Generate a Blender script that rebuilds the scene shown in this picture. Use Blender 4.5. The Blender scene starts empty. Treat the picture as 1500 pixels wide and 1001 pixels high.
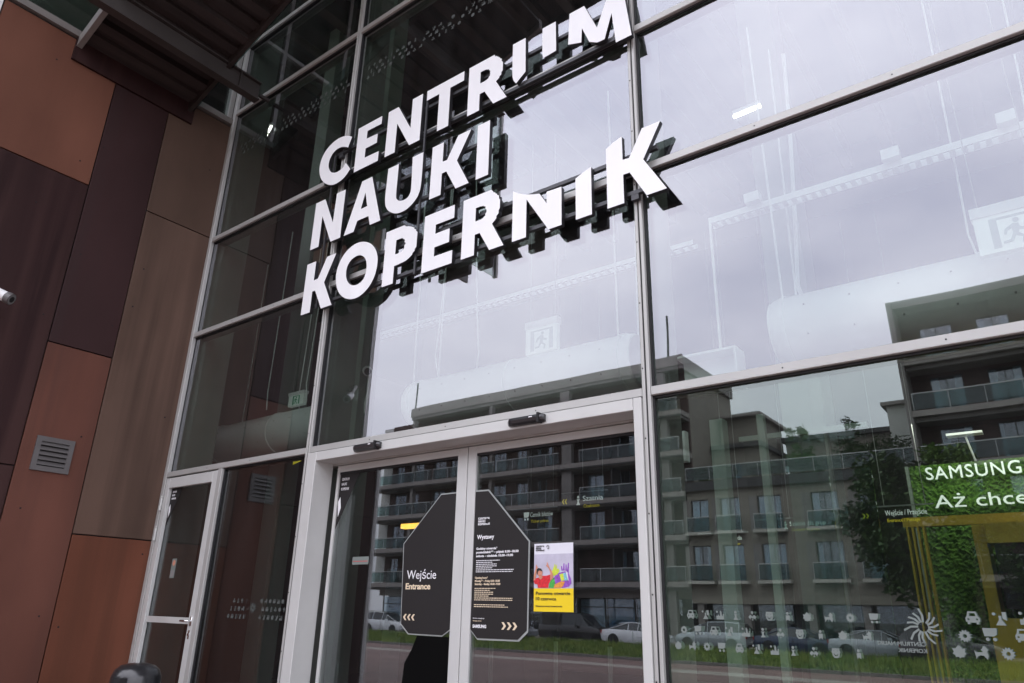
import bpy, bmesh, math, random
from mathutils import Vector, Matrix
R = math.radians
random.seed(7)
scene = bpy.context.scene
col = scene.collection

# ---------------------------------------------------------------- camera
cam_d = bpy.data.cameras.new('camera')
cam = bpy.data.objects.new('camera', cam_d)
col.objects.link(cam)
cam_d.sensor_width = 36.0
cam_d.lens = 25.245
cam_d.clip_end = 2000
cam_d.clip_start = 0.05
_y, _p, _r = R(-37.788), R(20.557), R(1.325)
_f = Vector((math.sin(_y)*math.cos(_p), math.cos(_y)*math.cos(_p), math.sin(_p)))
_r0 = Vector((math.cos(_y), -math.sin(_y), 0))
_u0 = _r0.cross(_f)
_rt = _r0*math.cos(_r) + _u0*math.sin(_r)
_up = -_r0*math.sin(_r) + _u0*math.cos(_r)
M = Matrix((_rt, _up, -_f)).transposed().to_4x4()
M.translation = Vector((0, -4.2, 1.35))
cam.matrix_world = M
scene.camera = cam

# ---------------------------------------------------------------- sky, sun, exposure
SUN_EL, SUN_AZ = 48, 200
world = bpy.data.worlds.new('World')
scene.world = world
world.use_nodes = True
nt = world.node_tree
nt.nodes.clear()
out = nt.nodes.new('ShaderNodeOutputWorld')
bg = nt.nodes.new('ShaderNodeBackground')
sky = nt.nodes.new('ShaderNodeTexSky')
sky.sky_type = 'NISHITA'
sky.sun_disc = False
sky.sun_elevation = R(SUN_EL)
sky.sun_rotation = R(SUN_AZ)
tc = nt.nodes.new('ShaderNodeTexCoord')
mp = nt.nodes.new('ShaderNodeMapping')
mp.inputs['Scale'].default_value = (1, 1, 2.2)
nz = nt.nodes.new('ShaderNodeTexNoise')
nz.inputs['Scale'].default_value = 2.3
nz.inputs['Detail'].default_value = 5
nz.inputs['Roughness'].default_value = 0.5
rmp = nt.nodes.new('ShaderNodeValToRGB')
rmp.color_ramp.elements[0].position = 0.3
rmp.color_ramp.elements[0].color = (8.6, 8.7, 10.3, 1)
rmp.color_ramp.elements[1].position = 0.72
rmp.color_ramp.elements[1].color = (14.2, 14.0, 14.9, 1)
mx = nt.nodes.new('ShaderNodeMix')
mx.data_type = 'RGBA'
mx.inputs[0].default_value = 0.93
nt.links.new(tc.outputs['Generated'], mp.inputs['Vector'])
nt.links.new(mp.outputs[0], nz.inputs['Vector'])
nt.links.new(nz.outputs[0], rmp.inputs[0])
nt.links.new(sky.outputs[0], mx.inputs[6])
nt.links.new(rmp.outputs[0], mx.inputs[7])
# overcast skies are brighter overhead than at the horizon
sx = nt.nodes.new('ShaderNodeSeparateXYZ')
nt.links.new(tc.outputs['Generated'], sx.inputs[0])
gr = nt.nodes.new('ShaderNodeMapRange')
gr.inputs[1].default_value = 0.0; gr.inputs[2].default_value = 1.0
gr.inputs[3].default_value = 0.62; gr.inputs[4].default_value = 1.45
nt.links.new(sx.outputs[2], gr.inputs[0])
vm = nt.nodes.new('ShaderNodeVectorMath'); vm.operation = 'SCALE'
nt.links.new(mx.outputs[2], vm.inputs[0]); nt.links.new(gr.outputs[0], vm.inputs['Scale'])
nt.links.new(vm.outputs[0], bg.inputs['Color'])
bg.inputs['Strength'].default_value = 0.15
nt.links.new(bg.outputs[0], out.inputs['Surface'])

sun_d = bpy.data.lights.new('sun', 'SUN')
sun_d.energy = 0.6
sun_d.angle = R(25)
sun_d.color = (1.0, 0.97, 0.93)
sun = bpy.data.objects.new('sun', sun_d)
sun.rotation_euler = (R(90-SUN_EL), 0, R(180-SUN_AZ+180))
sun.location = (0, -20, 40)
col.objects.link(sun)

scene.view_settings.view_transform = 'Standard'
scene.view_settings.look = 'None'
scene.view_settings.exposure = 0.82
scene.view_settings.gamma = 1
scene.view_settings.use_curve_mapping = False
scene.render.engine = 'CYCLES'
scene.cycles.use_denoising = True
scene.cycles.max_bounces = 14
scene.cycles.transparent_max_bounces = 24
scene.cycles.glossy_bounces = 6
scene.cycles.diffuse_bounces = 4

# ---------------------------------------------------------------- materials
def mat(name, c, rough=0.6, metal=0.0, var=0.12, scale=3.0, stretch=(1, 1, 1), bump=0.0, bscale=60, spec=0.5, c2=None, coat=0.0, emit=None, estr=0, detail=4):
    m = bpy.data.materials.new(name)
    m.use_nodes = True
    n = m.node_tree
    b = n.nodes['Principled BSDF']
    b.inputs['Roughness'].default_value = rough
    b.inputs['Metallic'].default_value = metal
    b.inputs['Specular IOR Level'].default_value = spec
    b.inputs['Coat Weight'].default_value = coat
    t = n.nodes.new('ShaderNodeTexCoord')
    mpn = n.nodes.new('ShaderNodeMapping')
    mpn.inputs['Scale'].default_value = stretch
    no = n.nodes.new('ShaderNodeTexNoise')
    no.inputs['Scale'].default_value = scale
    no.inputs['Detail'].default_value = detail
    no.inputs['Roughness'].default_value = 0.6
    rp = n.nodes.new('ShaderNodeValToRGB')
    rp.color_ramp.elements[0].position = 0.32
    rp.color_ramp.elements[1].position = 0.7
    if c2 is None:
        a = tuple(x*(1-var) for x in c)
        d = tuple(min(1, x*(1+var)) for x in c)
    else:
        a, d = c, c2
    rp.color_ramp.elements[0].color = (*a, 1)
    rp.color_ramp.elements[1].color = (*d, 1)
    n.links.new(t.outputs['Object'], mpn.inputs['Vector'])
    n.links.new(mpn.outputs[0], no.inputs['Vector'])
    n.links.new(no.outputs[0], rp.inputs[0])
    n.links.new(rp.outputs[0], b.inputs['Base Color'])
    if bump:
        nb = n.nodes.new('ShaderNodeTexNoise')
        nb.inputs['Scale'].default_value = bscale
        nb.inputs['Detail'].default_value = 3
        bm_ = n.nodes.new('ShaderNodeBump')
        bm_.inputs['Strength'].default_value = bump
        bm_.inputs['Distance'].default_value = 0.02
        n.links.new(mpn.outputs[0], nb.inputs['Vector'])
        n.links.new(nb.outputs[0], bm_.inputs['Height'])
        n.links.new(bm_.outputs[0], b.inputs['Normal'])
    if emit:
        b.inputs['Emission Color'].default_value = (*emit, 1)
        b.inputs['Emission Strength'].default_value = estr
    return m

def copper(name, base, streak, seed):
    """weathered copper-toned cladding: broad cloudy tone, vertical rain streaks, fine grain"""
    m = bpy.data.materials.new(name)
    m.use_nodes = True
    n = m.node_tree
    b = n.nodes['Principled BSDF']
    t = n.nodes.new('ShaderNodeTexCoord')
    def noise(sc, st, off, det=4):
        mpn = n.nodes.new('ShaderNodeMapping')
        mpn.inputs['Scale'].default_value = st
        mpn.inputs['Location'].default_value = (off, off*1.7, off*0.3)
        no = n.nodes.new('ShaderNodeTexNoise')
        no.inputs['Scale'].default_value = sc
        no.inputs['Detail'].default_value = det
        n.links.new(t.outputs['Object'], mpn.inputs['Vector'])
        n.links.new(mpn.outputs[0], no.inputs['Vector'])
        return no
    n1 = noise(1.1, (1, 1, .5), seed)
    n2 = noise(5.0, (1, 1, .035), seed+3, 5)
    n3 = noise(1.3, (1, 1, .12), seed+7, 2)
    n4 = noise(140, (1, 1, 1), seed, 2)
    r1 = n.nodes.new('ShaderNodeValToRGB')
    r1.color_ramp.elements[0].position, r1.color_ramp.elements[1].position = .3, .72
    r1.color_ramp.elements[0].color = (*[x*.78 for x in base], 1)
    r1.color_ramp.elements[1].color = (*[x*1.22 for x in base], 1)
    r2 = n.nodes.new('ShaderNodeValToRGB')
    r2.color_ramp.elements[0].position, r2.color_ramp.elements[1].position = .44, .60
    r2.color_ramp.elements[0].color = (0, 0, 0, 1)
    r2.color_ramp.elements[1].color = (1, 1, 1, 1)
    r3 = n.nodes.new('ShaderNodeValToRGB')
    r3.color_ramp.elements[0].position, r3.color_ramp.elements[1].position = .38, .60
    r3.color_ramp.elements[0].color = (0, 0, 0, 1)
    r3.color_ramp.elements[1].color = (.5, .5, .5, 1)
    mu = n.nodes.new('ShaderNodeMath'); mu.operation = 'MULTIPLY'
    n.links.new(n1.outputs[0], r1.inputs[0]); n.links.new(n2.outputs[0], r2.inputs[0]); n.links.new(n3.outputs[0], r3.inputs[0])
    n.links.new(r2.outputs[0], mu.inputs[0]); n.links.new(r3.outputs[0], mu.inputs[1])
    mxx = n.nodes.new('ShaderNodeMix'); mxx.data_type = 'RGBA'
    n.links.new(mu.outputs[0], mxx.inputs[0]); n.links.new(r1.outputs[0], mxx.inputs[6])
    mxx.inputs[7].default_value = (*streak, 1)
    mg = n.nodes.new('ShaderNodeMix'); mg.data_type = 'RGBA'; mg.blend_type = 'MULTIPLY'
    mg.inputs[0].default_value = .35
    n.links.new(mxx.outputs[2], mg.inputs[6]); n.links.new(n4.outputs[0], mg.inputs[7])
    n.links.new(mg.outputs[2], b.inputs['Base Color'])
    b.inputs['Metallic'].default_value = .15
    b.inputs['Roughness'].default_value = .58
    b.inputs['Specular IOR Level'].default_value = .18
    bp = n.nodes.new('ShaderNodeBump'); bp.inputs['Strength'].default_value = .25; bp.inputs['Distance'].default_value = .01
    n.links.new(n1.outputs[0], bp.inputs['Height']); n.links.new(bp.outputs[0], b.inputs['Normal'])
    return m

def glass(name, r0, tint, wav=0.0015, diff=0.0, refl=(.93, .93, 1)):
    """clear coated pane: mirror reflection by angle (Schlick), the rest passes through tinted"""
    m = bpy.data.materials.new(name)
    m.use_nodes = True
    n = m.node_tree
    n.nodes.clear()
    o = n.nodes.new('ShaderNodeOutputMaterial')
    geo = n.nodes.new('ShaderNodeNewGeometry')
    tcn = n.nodes.new('ShaderNodeTexCoord')
    wn = n.nodes.new('ShaderNodeTexNoise'); wn.inputs['Scale'].default_value = .9; wn.inputs['Detail'].default_value = 1
    n.links.new(tcn.outputs['Object'], wn.inputs['Vector'])
    bp = n.nodes.new('ShaderNodeBump'); bp.inputs['Strength'].default_value = 1.0; bp.inputs['Distance'].default_value = wav
    n.links.new(wn.outputs[0], bp.inputs['Height'])
    dt = n.nodes.new('ShaderNodeVectorMath'); dt.operation = 'DOT_PRODUCT'
    n.links.new(geo.outputs['Incoming'], dt.inputs[0]); n.links.new(geo.outputs['Normal'], dt.inputs[1])
    ab = n.nodes.new('ShaderNodeMath'); ab.operation = 'ABSOLUTE'
    n.links.new(dt.outputs['Value'], ab.inputs[0])
    om = n.nodes.new('ShaderNodeMath'); om.operation = 'SUBTRACT'; om.inputs[0].default_value = 1
    n.links.new(ab.outputs[0], om.inputs[1])
    pw = n.nodes.new('ShaderNodeMath'); pw.operation = 'POWER'; pw.inputs[1].default_value = 5
    n.links.new(om.outputs[0], pw.inputs[0])
    ma = n.nodes.new('ShaderNodeMath'); ma.operation = 'MULTIPLY_ADD'
    ma.inputs[1].default_value = 1-r0; ma.inputs[2].default_value = r0
    n.links.new(pw.outputs[0], ma.inputs[0])
    gl = n.nodes.new('ShaderNodeBsdfGlossy'); gl.inputs['Roughness'].default_value = 0.0
    gl.inputs['Color'].default_value = (*refl, 1)
    n.links.new(bp.outputs[0], gl.inputs['Normal'])
    tr = n.nodes.new('ShaderNodeBsdfTransparent'); tr.inputs['Color'].default_value = (*tint, 1)
    ms = n.nodes.new('ShaderNodeMixShader')
    n.links.new(ma.outputs[0], ms.inputs[0]); n.links.new(tr.outputs[0], ms.inputs[1]); n.links.new(gl.outputs[0], ms.inputs[2])
    last = ms
    if diff:   # thin film of dust on the pane, denser in drips
        df = n.nodes.new('ShaderNodeBsdfDiffuse'); df.inputs['Color'].default_value = (.6, .6, .6, 1)
        dn = n.nodes.new('ShaderNodeTexNoise'); dn.inputs['Scale'].default_value = 2.5; dn.inputs['Detail'].default_value = 6
        dm = n.nodes.new('ShaderNodeMapping'); dm.inputs['Scale'].default_value = (2.2, 1, .25)
        n.links.new(tcn.outputs['Object'], dm.inputs['Vector']); n.links.new(dm.outputs[0], dn.inputs['Vector'])
        dr = n.nodes.new('ShaderNodeMapRange'); dr.inputs[1].default_value = .35; dr.inputs[2].default_value = .8
        dr.inputs[3].default_value = diff*.3; dr.inputs[4].default_value = diff
        n.links.new(dn.outputs[0], dr.inputs[0])
        m2 = n.nodes.new('ShaderNodeMixShader')
        n.links.new(dr.outputs[0], m2.inputs[0]); n.links.new(ms.outputs[0], m2.inputs[1]); n.links.new(df.outputs[0], m2.inputs[2])
        last = m2
    n.links.new(last.outputs[0], o.inputs['Surface'])
    return m

M_ = {
 'alu': mat('silver_aluminium', (.46, .46, .44), .42, .25, .05, 2, (1, 1, 1), .05, 200),
 'alu_w': mat('pale_aluminium', (.57, .575, .555), .4, .1, .05, 2, (1, 1, 1), .05, 200),
 'steel_in': mat('inner_steel', (.18, .185, .175), .5, .1, .08, 2),
 'gasket': mat('black_gasket', (.012, .012, .013), .6),
 'letter': mat('white_acrylic', (.90, .91, .92), .35, 0, .05, 2.2, (1, 1, .4), spec=.4),
 'letter_side': mat('dark_return', (.03, .03, .034), .45, .2),
 'rail': mat('sign_rail', (.06, .06, .065), .4, .5),
 'glass': glass('facade_glass', .20, (.67, .745, .69), .0018, .022),
 'glass_low': glass('facade_glass_low', .150, (.72, .80, .74), .0014, .014, (.90, 1, .95)),
 'glass_in': glass('facade_glass_inner', .07, (.93, .965, .945), .0007),
 'glass_door': glass('door_glass', .11, (.70, .73, .72), .0009, .012, (.94, .97, 1)),
 'glass_win': glass('window_glass', .12, (.75, .82, .85), .0003),
 'glass_rail': glass('balustrade_glass', .045, (.50, .62, .60), .0002),
 'cu_orange': copper('copper_orange', (0.1900, 0.0800, 0.0520), (.12, .05, .035), 1),
 'cu_rust': copper('copper_rust', (0.1650, 0.0680, 0.0480), (.10, .05, .04), 5),
 'cu_brown': copper('copper_brown', (0.1580, 0.0990, 0.0740), (.065, .042, .032), 9),
 'cu_brown2': copper('copper_brown_pale', (0.1220, 0.0770, 0.0570), (.07, .045, .035), 15),
 'cu_purple': copper('copper_purple', (0.0500, 0.0240, 0.0240), (.05, .03, .03), 21),
 'cu_dark': copper('copper_dark', (0.0360, 0.0160, 0.0160), (.09, .045, .04), 27),
 'cu_deep': copper('copper_red', (0.1850, 0.0680, 0.0400), (.12, .05, .03), 33),
 'joint': mat('dark_joint', (.008, .006, .006), .8),
 'canopy': mat('canopy_steel', (.030, .021, .019), .6, .2, .35, 3, (3, .3, 1)),
 'beam': mat('painted_beam', (.055, .048, .045), .5, .2, .15, 2),
 'sill': mat('sill_metal', (.24, .225, .21), .5, .3, .15, 3),
 'vent': mat('vent_grey', (.13, .122, .12), .5, .3, .1, 5),
 'black': mat('black_plastic', (.018, .018, .020), .28, 0, .05, 5, coat=.3),
 'dark': mat('matt_black', (.010, .010, .011), .7),
 'white': mat('white_paint', (.72, .72, .72), .5, 0, .04, 3),
 'duct': mat('white_sheet_metal', (.70, .72, .72), .42, .0, .05, 2.5, (1, 1, 1), .1, 4),
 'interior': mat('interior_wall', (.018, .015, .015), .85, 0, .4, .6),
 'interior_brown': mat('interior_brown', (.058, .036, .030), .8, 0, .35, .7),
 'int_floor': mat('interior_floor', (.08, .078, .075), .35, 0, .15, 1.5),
 'int_col': mat('interior_column', (.20, .24, .21), .6, 0, .08, 1.5),
 'grey': mat('mid_grey', (.22, .22, .22), .5, 0, .1, 3),
 'sign_blk': mat('sign_film_black', (.020, .018, .018), .6, 0, .05, 2, spec=.25),
 'matt': mat('matt_film', (.004, .004, .004), .9, 0, .05, 2, spec=.05),
 'sign_edge': mat('sign_film_edge', (.33, .35, .34), .4),
 'txt_white': mat('print_white', (.85, .85, .87), .5),
 'txt_cream': mat('print_cream', (.80, .66, .47), .5),
 'txt_yel': mat('print_yellow', (.75, .60, .02), .5, emit=(.75, .6, .02), estr=.3),  # yellow print with added glow, so hall signs stay legible
 'txt_glow': mat('print_glow', (.75, .8, .78), .5, emit=(.75, .8, .78), estr=.35),  # pale print, glow put into the material to lift it from the dark
 'icon2': mat('frosted_film_faint', (.085, .095, .09), .7),
 'icon': mat('frosted_film', (.18, .21, .195), .7, 0, .05, 3),
 'p_yel': mat('poster_yellow', (.85, .62, .01), .5, 0, .02, 3),
 'p_wht': mat('poster_white', (.74, .74, .80), .5, 0, .02, 3),
 'p_lav': mat('poster_lavender', (.52, .50, .60), .5, 0, .12, 9),
 'p_red': mat('poster_red', (.62, .02, .03), .5, 0, .3, 60),
 'p_skin': mat('poster_skin', (.60, .26, .17), .5, 0, .2, 60),
 'p_purple': mat('poster_purple', (.27, .08, .46), .5, 0, .3, 60),
 'p_green': mat('poster_green', (.07, .42, .07), .5, 0, .4, 60),
 'p_lime': mat('poster_lime', (.58, .68, .06), .5, 0, .2, 60),
 'p_orange': mat('poster_orange', (.72, .30, .06), .5, 0, .2, 60),
 'p_cyan': mat('poster_cyan', (.22, .52, .62), .5, 0, .2, 60),
 'p_blk': mat('poster_black', (.02, .02, .02), .5),
 'exit_w': mat('exit_white', (.78, .82, .80), .5, emit=(.7, .8, .75), estr=.05),
 'exit_g': mat('exit_green', (.03, .22, .13), .5, emit=(.02, .25, .12), estr=.12),
 'exit_gr': mat('exit_greygreen', (.30, .38, .36), .5),
 'moss': mat('moss_wall', (.022, .075, .008), .9, 0, 0, 38, bump=1, bscale=50, c2=(.13, .27, .03)),
 'yellow': mat('yellow_frame', (.36, .24, .010), .5, 0, .12, 2),
 'screen': mat('dark_screen', (.008, .008, .010), .15),
 'tube': mat('lit_tube', (.9, .9, .9), .5, emit=(1, .97, .9), estr=5),
 'warm': mat('warm_lamp', (.9, .5, .1), .5, emit=(1, .50, .08), estr=2.2),
 'gold': mat('gold_light', (.9, .7, .1), .5, emit=(1, .75, .1), estr=1.2),
 'locker': mat('locker_grey', (.10, .11, .12), .5, 0, .1, 2),
 'locker_b': mat('locker_blue', (.03, .09, .22), .5, 0, .1, 2),
 'chrome': mat('chrome', (.75, .75, .75), .18, 1.0),
 # street side
 'paving': mat('plaza_paving', (.17, .105, .092), .75, 0, .18, .5, (1, 1, 1), .3, 8),
 'paving_l': mat('light_paving', (.30, .26, .23), .75, 0, .12, .6, (1, 1, 1), .2, 8),
 'asphalt': mat('asphalt', (.055, .055, .06), .8, 0, .2, .8, (1, 1, 1), .3, 30),
 'ground': mat('ground_earth', (.13, .13, .10), .9, 0, .2, .1),
 'kerb': mat('kerb_stone', (.16, .15, .14), .8, 0, .15, 2),
 'lawn': mat('lawn_soil', (.05, .085, .02), .95, 0, .3, 1.0),
 'blade': mat('grass_blade', (.06, .13, .02), .8, 0, 0, .7, c2=(.22, .26, .05)),
 'brick': mat('dark_brick', (.062, .037, .032), .85, 0, .3, 1.2, (1, 1, 4), .3, 20),
 'bstone': mat('brown_render', (.205, .185, .160), .85, 0, .12, .8, (1, 1, 2), .2, 10),
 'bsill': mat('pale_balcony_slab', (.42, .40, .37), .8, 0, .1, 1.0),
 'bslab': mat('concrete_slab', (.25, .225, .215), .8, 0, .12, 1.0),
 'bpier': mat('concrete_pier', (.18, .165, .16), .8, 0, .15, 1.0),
 'bwhite': mat('pale_render', (.50, .50, .48), .8, 0, .06, 1),
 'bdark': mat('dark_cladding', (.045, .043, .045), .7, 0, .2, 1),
 'frame_b': mat('dark_window_frame', (.03, .028, .028), .5),
 'curtain': mat('pale_curtain', (.40, .52, .58), .85, 0, .25, 6, (6, 1, .2)),
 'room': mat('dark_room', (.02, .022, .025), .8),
 'handrail': mat('steel_handrail', (.45, .45, .45), .35, .5),
 'bark': mat('tree_bark', (.06, .045, .035), .9, 0, .3, 6),
 'leaf': mat('leaf_green', (.016, .042, .010), .6, 0, 0, 1.5, c2=(.055, .105, .022)),
 'leaf2': mat('leaf_light', (.05, .10, .02), .6, 0, 0, 1.5, c2=(.16, .25, .05)),
 'car_white': mat('car_white', (.72, .73, .76), .25, 0, .02, 1, coat=.6),
 'car_silver': mat('car_silver', (.40, .43, .47), .3, .3, .02, 1, coat=.6),
 'car_black': mat('car_black', (.014, .013, .015), .3, .0, .02, 1, coat=.6),
 'car_blue': mat('car_blue', (.03, .045, .09), .3, .2, .02, 1, coat=.6),
 'car_grey': mat('car_grey', (.11, .10, .12), .3, .2, .02, 1, coat=.6),
 'car_glass': mat('car_glass', (.02, .025, .03), .08, 0, .02, 1, spec=.8),
 'tyre': mat('tyre', (.014, .014, .014), .8),
 'rim': mat('wheel_rim', (.35, .35, .36), .35, .7),
 'tail': mat('tail_lamp', (.35, .01, .015), .3),
 'hlamp': mat('head_lamp', (.6, .62, .65), .15),
 'mural_b': mat('mural_blue', (.05, .20, .38), .7, 0, .5, 1.2, c2=(.35, .45, .5)),
}

# ---------------------------------------------------------------- mesh helpers
class MB:
    def __init__(s): s.v = []; s.f = []; s.mi = []; s.mats = []; s.cur = 0; s.smooth = False
    def use(s, m):
        if m not in s.mats: s.mats.append(m)
        s.cur = s.mats.index(m); return s
    def add(s, vs, fs):
        o = len(s.v); s.v += [tuple(v) for v in vs]
        for f in fs: s.f.append(tuple(i+o for i in f)); s.mi.append(s.cur)
        return s
    def box(s, x0, y0, z0, x1, y1, z1):
        x0, x1 = min(x0, x1), max(x0, x1); y0, y1 = min(y0, y1), max(y0, y1); z0, z1 = min(z0, z1), max(z0, z1)
        return s.add([(x0,y0,z0),(x1,y0,z0),(x1,y1,z0),(x0,y1,z0),(x0,y0,z1),(x1,y0,z1),(x1,y1,z1),(x0,y1,z1)],
            [(0,3,2,1),(4,5,6,7),(0,1,5,4),(1,2,6,5),(2,3,7,6),(3,0,4,7)])
    def cyl(s, p0, p1, r, n=12, r1=None, cap=True):
        p0, p1 = Vector(p0), Vector(p1); d = (p1-p0).normalized()
        a = d.orthogonal().normalized(); b = d.cross(a); r1 = r if r1 is None else r1
        vs = [p0+(a*math.cos(2*math.pi*i/n)+b*math.sin(2*math.pi*i/n))*r for i in range(n)]
        vs += [p1+(a*math.cos(2*math.pi*i/n)+b*math.sin(2*math.pi*i/n))*r1 for i in range(n)]
        fs = [(i, (i+1) % n, n+(i+1) % n, n+i) for i in range(n)]
        if cap: fs += [tuple(range(n-1, -1, -1)), tuple(range(n, 2*n))]
        return s.add(vs, fs)
    def tube(s, pts, r, n=8):
        for a, b in zip(pts[:-1], pts[1:]): s.cyl(a, b, r, n)
        return s
    def build(s, name, m=None, parent=None, smooth=False, origin=None):
        me = bpy.data.meshes.new(name)
        o_ = origin
        if o_ is None and parent is not None: o_ = world_loc(parent)
        if o_ is None:
            o_ = Vector((0, 0, 0))
        o_ = Vector(o_)
        me.from_pydata([tuple(Vector(v)-o_) for v in s.v], [], s.f)
        ms = s.mats if s.mats else [m]
        for k in ms: me.materials.append(M_[k] if isinstance(k, str) else k)
        if s.mats: me.polygons.foreach_set('material_index', s.mi)
        if smooth: me.polygons.foreach_set('use_smooth', [True]*len(me.polygons))
        me.update()
        o = bpy.data.objects.new(name, me); col.objects.link(o)
        if parent is not None: o.parent = parent; o.location = o_ - world_loc(parent)
        else: o.location = o_
        return o

def world_loc(o):
    l = Vector(o.location)
    while o.parent: o = o.parent; l += Vector(o.location)
    return l

def tag(o, label=None, cat=None, group=None, kind=None):
    if label: o['label'] = label
    if cat: o['category'] = cat
    if group: o['group'] = group
    if kind: o['kind'] = kind
    return o

def empty(name, loc, label=None, cat=None, group=None, kind=None):
    o = bpy.data.objects.new(name, None); col.objects.link(o); o.location = loc
    o.empty_display_size = .2
    return tag(o, label, cat, group, kind)

def bx(name, m, parent, *c): return MB().box(*c).build(name, m, parent)

def copy_tree(o, parent=None):
    c = o.copy(); col.objects.link(c)
    if parent is not None: c.parent = parent
    for ch in [k for k in list(bpy.data.objects) if k.parent == o]: copy_tree(ch, c)
    return c

def bevel(o, w=.004, seg=1):
    md = o.modifiers.new('edge', 'BEVEL'); md.width = w; md.segments = seg; md.limit_method = 'ANGLE'
    return o

def shape_mesh(loops, depth, smooth=False):
    """closed 2D outlines (with holes) to a solid slab, via a filled curve; local x,y -> slab in z"""
    cu = bpy.data.curves.new('outline', 'CURVE'); cu.dimensions = '2D'; cu.fill_mode = 'BOTH'
    cu.extrude = depth/2
    for lp in loops:
        sp = cu.splines.new('POLY'); sp.points.add(len(lp)-1)
        for p, q in zip(sp.points, lp): p.co = (q[0], q[1], 0, 1)
        sp.use_cyclic_u = True
    ob = bpy.data.objects.new('outline', cu)
    col.objects.link(ob)
    dg = bpy.context.evaluated_depsgraph_get()
    me = bpy.data.meshes.new_from_object(ob.evaluated_get(dg))
    bpy.data.objects.remove(ob); bpy.data.curves.remove(cu)
    return me

def flat(loops, y, depth, m, name, parent=None, side=None, origin=None):
    """outline in the facade's (x, z) plane, front face at y (towards the street), thickness depth"""
    me = shape_mesh(loops, depth); me.name = name
    o_ = Vector(origin) if origin else (world_loc(parent) if parent is not None else Vector((0, 0, 0)))
    for v in me.vertices:
        x, yy, z = v.co
        v.co = Vector((x, y+depth/2-z, yy)) - o_
    me.materials.clear()
    me.materials.append(M_[m])
    if side:
        me.materials.append(M_[side])
        me.update()
        for p in me.polygons: p.material_index = 0 if p.normal.y < -.5 else 1
    o = bpy.data.objects.new(name, me); col.objects.link(o)
    if parent is not None: o.parent = parent; o.location = o_-world_loc(parent)
    else: o.location = o_
    return o

_font_cache = {}
def text(s, x, z, h, y, m, name, parent=None, width=None, depth=.0015, bold=0.0, mirror=False, origin=None, align='LEFT', space=1.0):
    """lettering lying in the facade plane, cap height about h, left end at x, baseline at z"""
    cu = bpy.data.curves.new('lettering', 'FONT'); cu.body = s; cu.size = h/0.70
    cu.extrude = depth/2; cu.offset = bold*h; cu.resolution_u = 3; cu.space_character = space
    ob = bpy.data.objects.new('lettering', cu); col.objects.link(ob)
    dg = bpy.context.evaluated_depsgraph_get(); dg.update()
    me = bpy.data.meshes.new_from_object(ob.evaluated_get(dg)); me.name = name
    bpy.data.objects.remove(ob); bpy.data.curves.remove(cu)
    xs = [v.co.x for v in me.vertices]
    if not xs: return None
    x0, x1 = min(xs), max(xs); sc = (width/(x1-x0)) if width else 1
    o_ = Vector(origin) if origin else (world_loc(parent) if parent is not None else Vector((0, 0, 0)))
    for v in me.vertices:
        lx = (v.co.x-x0)*sc
        if mirror: lx = (x1-x0)*sc-lx
        v.co = Vector((x+lx, y+depth/2-v.co.z, z+v.co.y))-o_
    if mirror: me.flip_normals()
    me.materials.clear(); me.materials.append(M_[m])
    o = bpy.data.objects.new(name, me); col.objects.link(o)
    if parent is not None: o.parent = parent; o.location = o_-world_loc(parent)
    else: o.location = o_
    return o

def arc(cx, cy, r, a0, a1, n):
    return [(cx+r*math.cos(R(a0+(a1-a0)*i/(n-1))), cy+r*math.sin(R(a0+(a1-a0)*i/(n-1)))) for i in range(n)]

# ================================================================ GROUND
g = MB()
g.box(-400, -400, -.9, 400, 400, -.64)
tag(g.build('ground', 'ground'), kind='structure')
tag(MB().box(-60, -14, -.62, 40, .5, 0).build('entrance_plaza', 'paving'), kind='structure')
tag(MB().box(-90, -20.5, -.63, 60, -14, -.596).build('pavement', 'paving'), kind='structure')
tag(MB().box(-90, -23.5, -.63, 60, -20.5, -.592).build('path', 'paving_l'), kind='structure')
tag(MB().box(-90, -26.6, -.63, 60, -23.5, -.596).build('footway', 'paving'), kind='structure')
k = empty('kerb', (-10, -26.7, -.6)); tag(k, kind='structure')
x = -62
while x < 30:
    bx('kerb_stone', 'kerb', k, x, -26.75, -.63, x+1.96, -26.6, -.48); x += 2
tag(MB().box(-90, -37.6, -.63, 60, -26.75, -.50).build('lawn', 'lawn'), kind='structure')
tag(MB().box(-90, -44.4, -.63, 60, -37.6, -.60).build('street', 'asphalt'), kind='structure')
tag(MB().box(-90, -60, -.63, 60, -44.4, -.48).build('far_pavement', 'paving_l'), kind='structure')
gm = MB()
for i in range(30000):
    x = random.uniform(-62, 14); y = random.uniform(-37.5, -26.8); h = random.uniform(.10, .34)*(1.25 if y < -33 else .8)
    a = random.uniform(0, 6.28); w = .035; dx, dy = math.cos(a)*w, math.sin(a)*w; lx, ly = random.uniform(-.1, .1), random.uniform(-.1, .1)
    gm.add([(x-dx, y-dy, -.5), (x+dx, y+dy, -.5), (x+lx, y+ly, -.5+h)], [(0, 1, 2)])
tag(gm.build('meadow_grass', 'blade'), kind='stuff', label='unmown grass strip with yellowing blades reflected between paving and parked cars', cat='grass')

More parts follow.
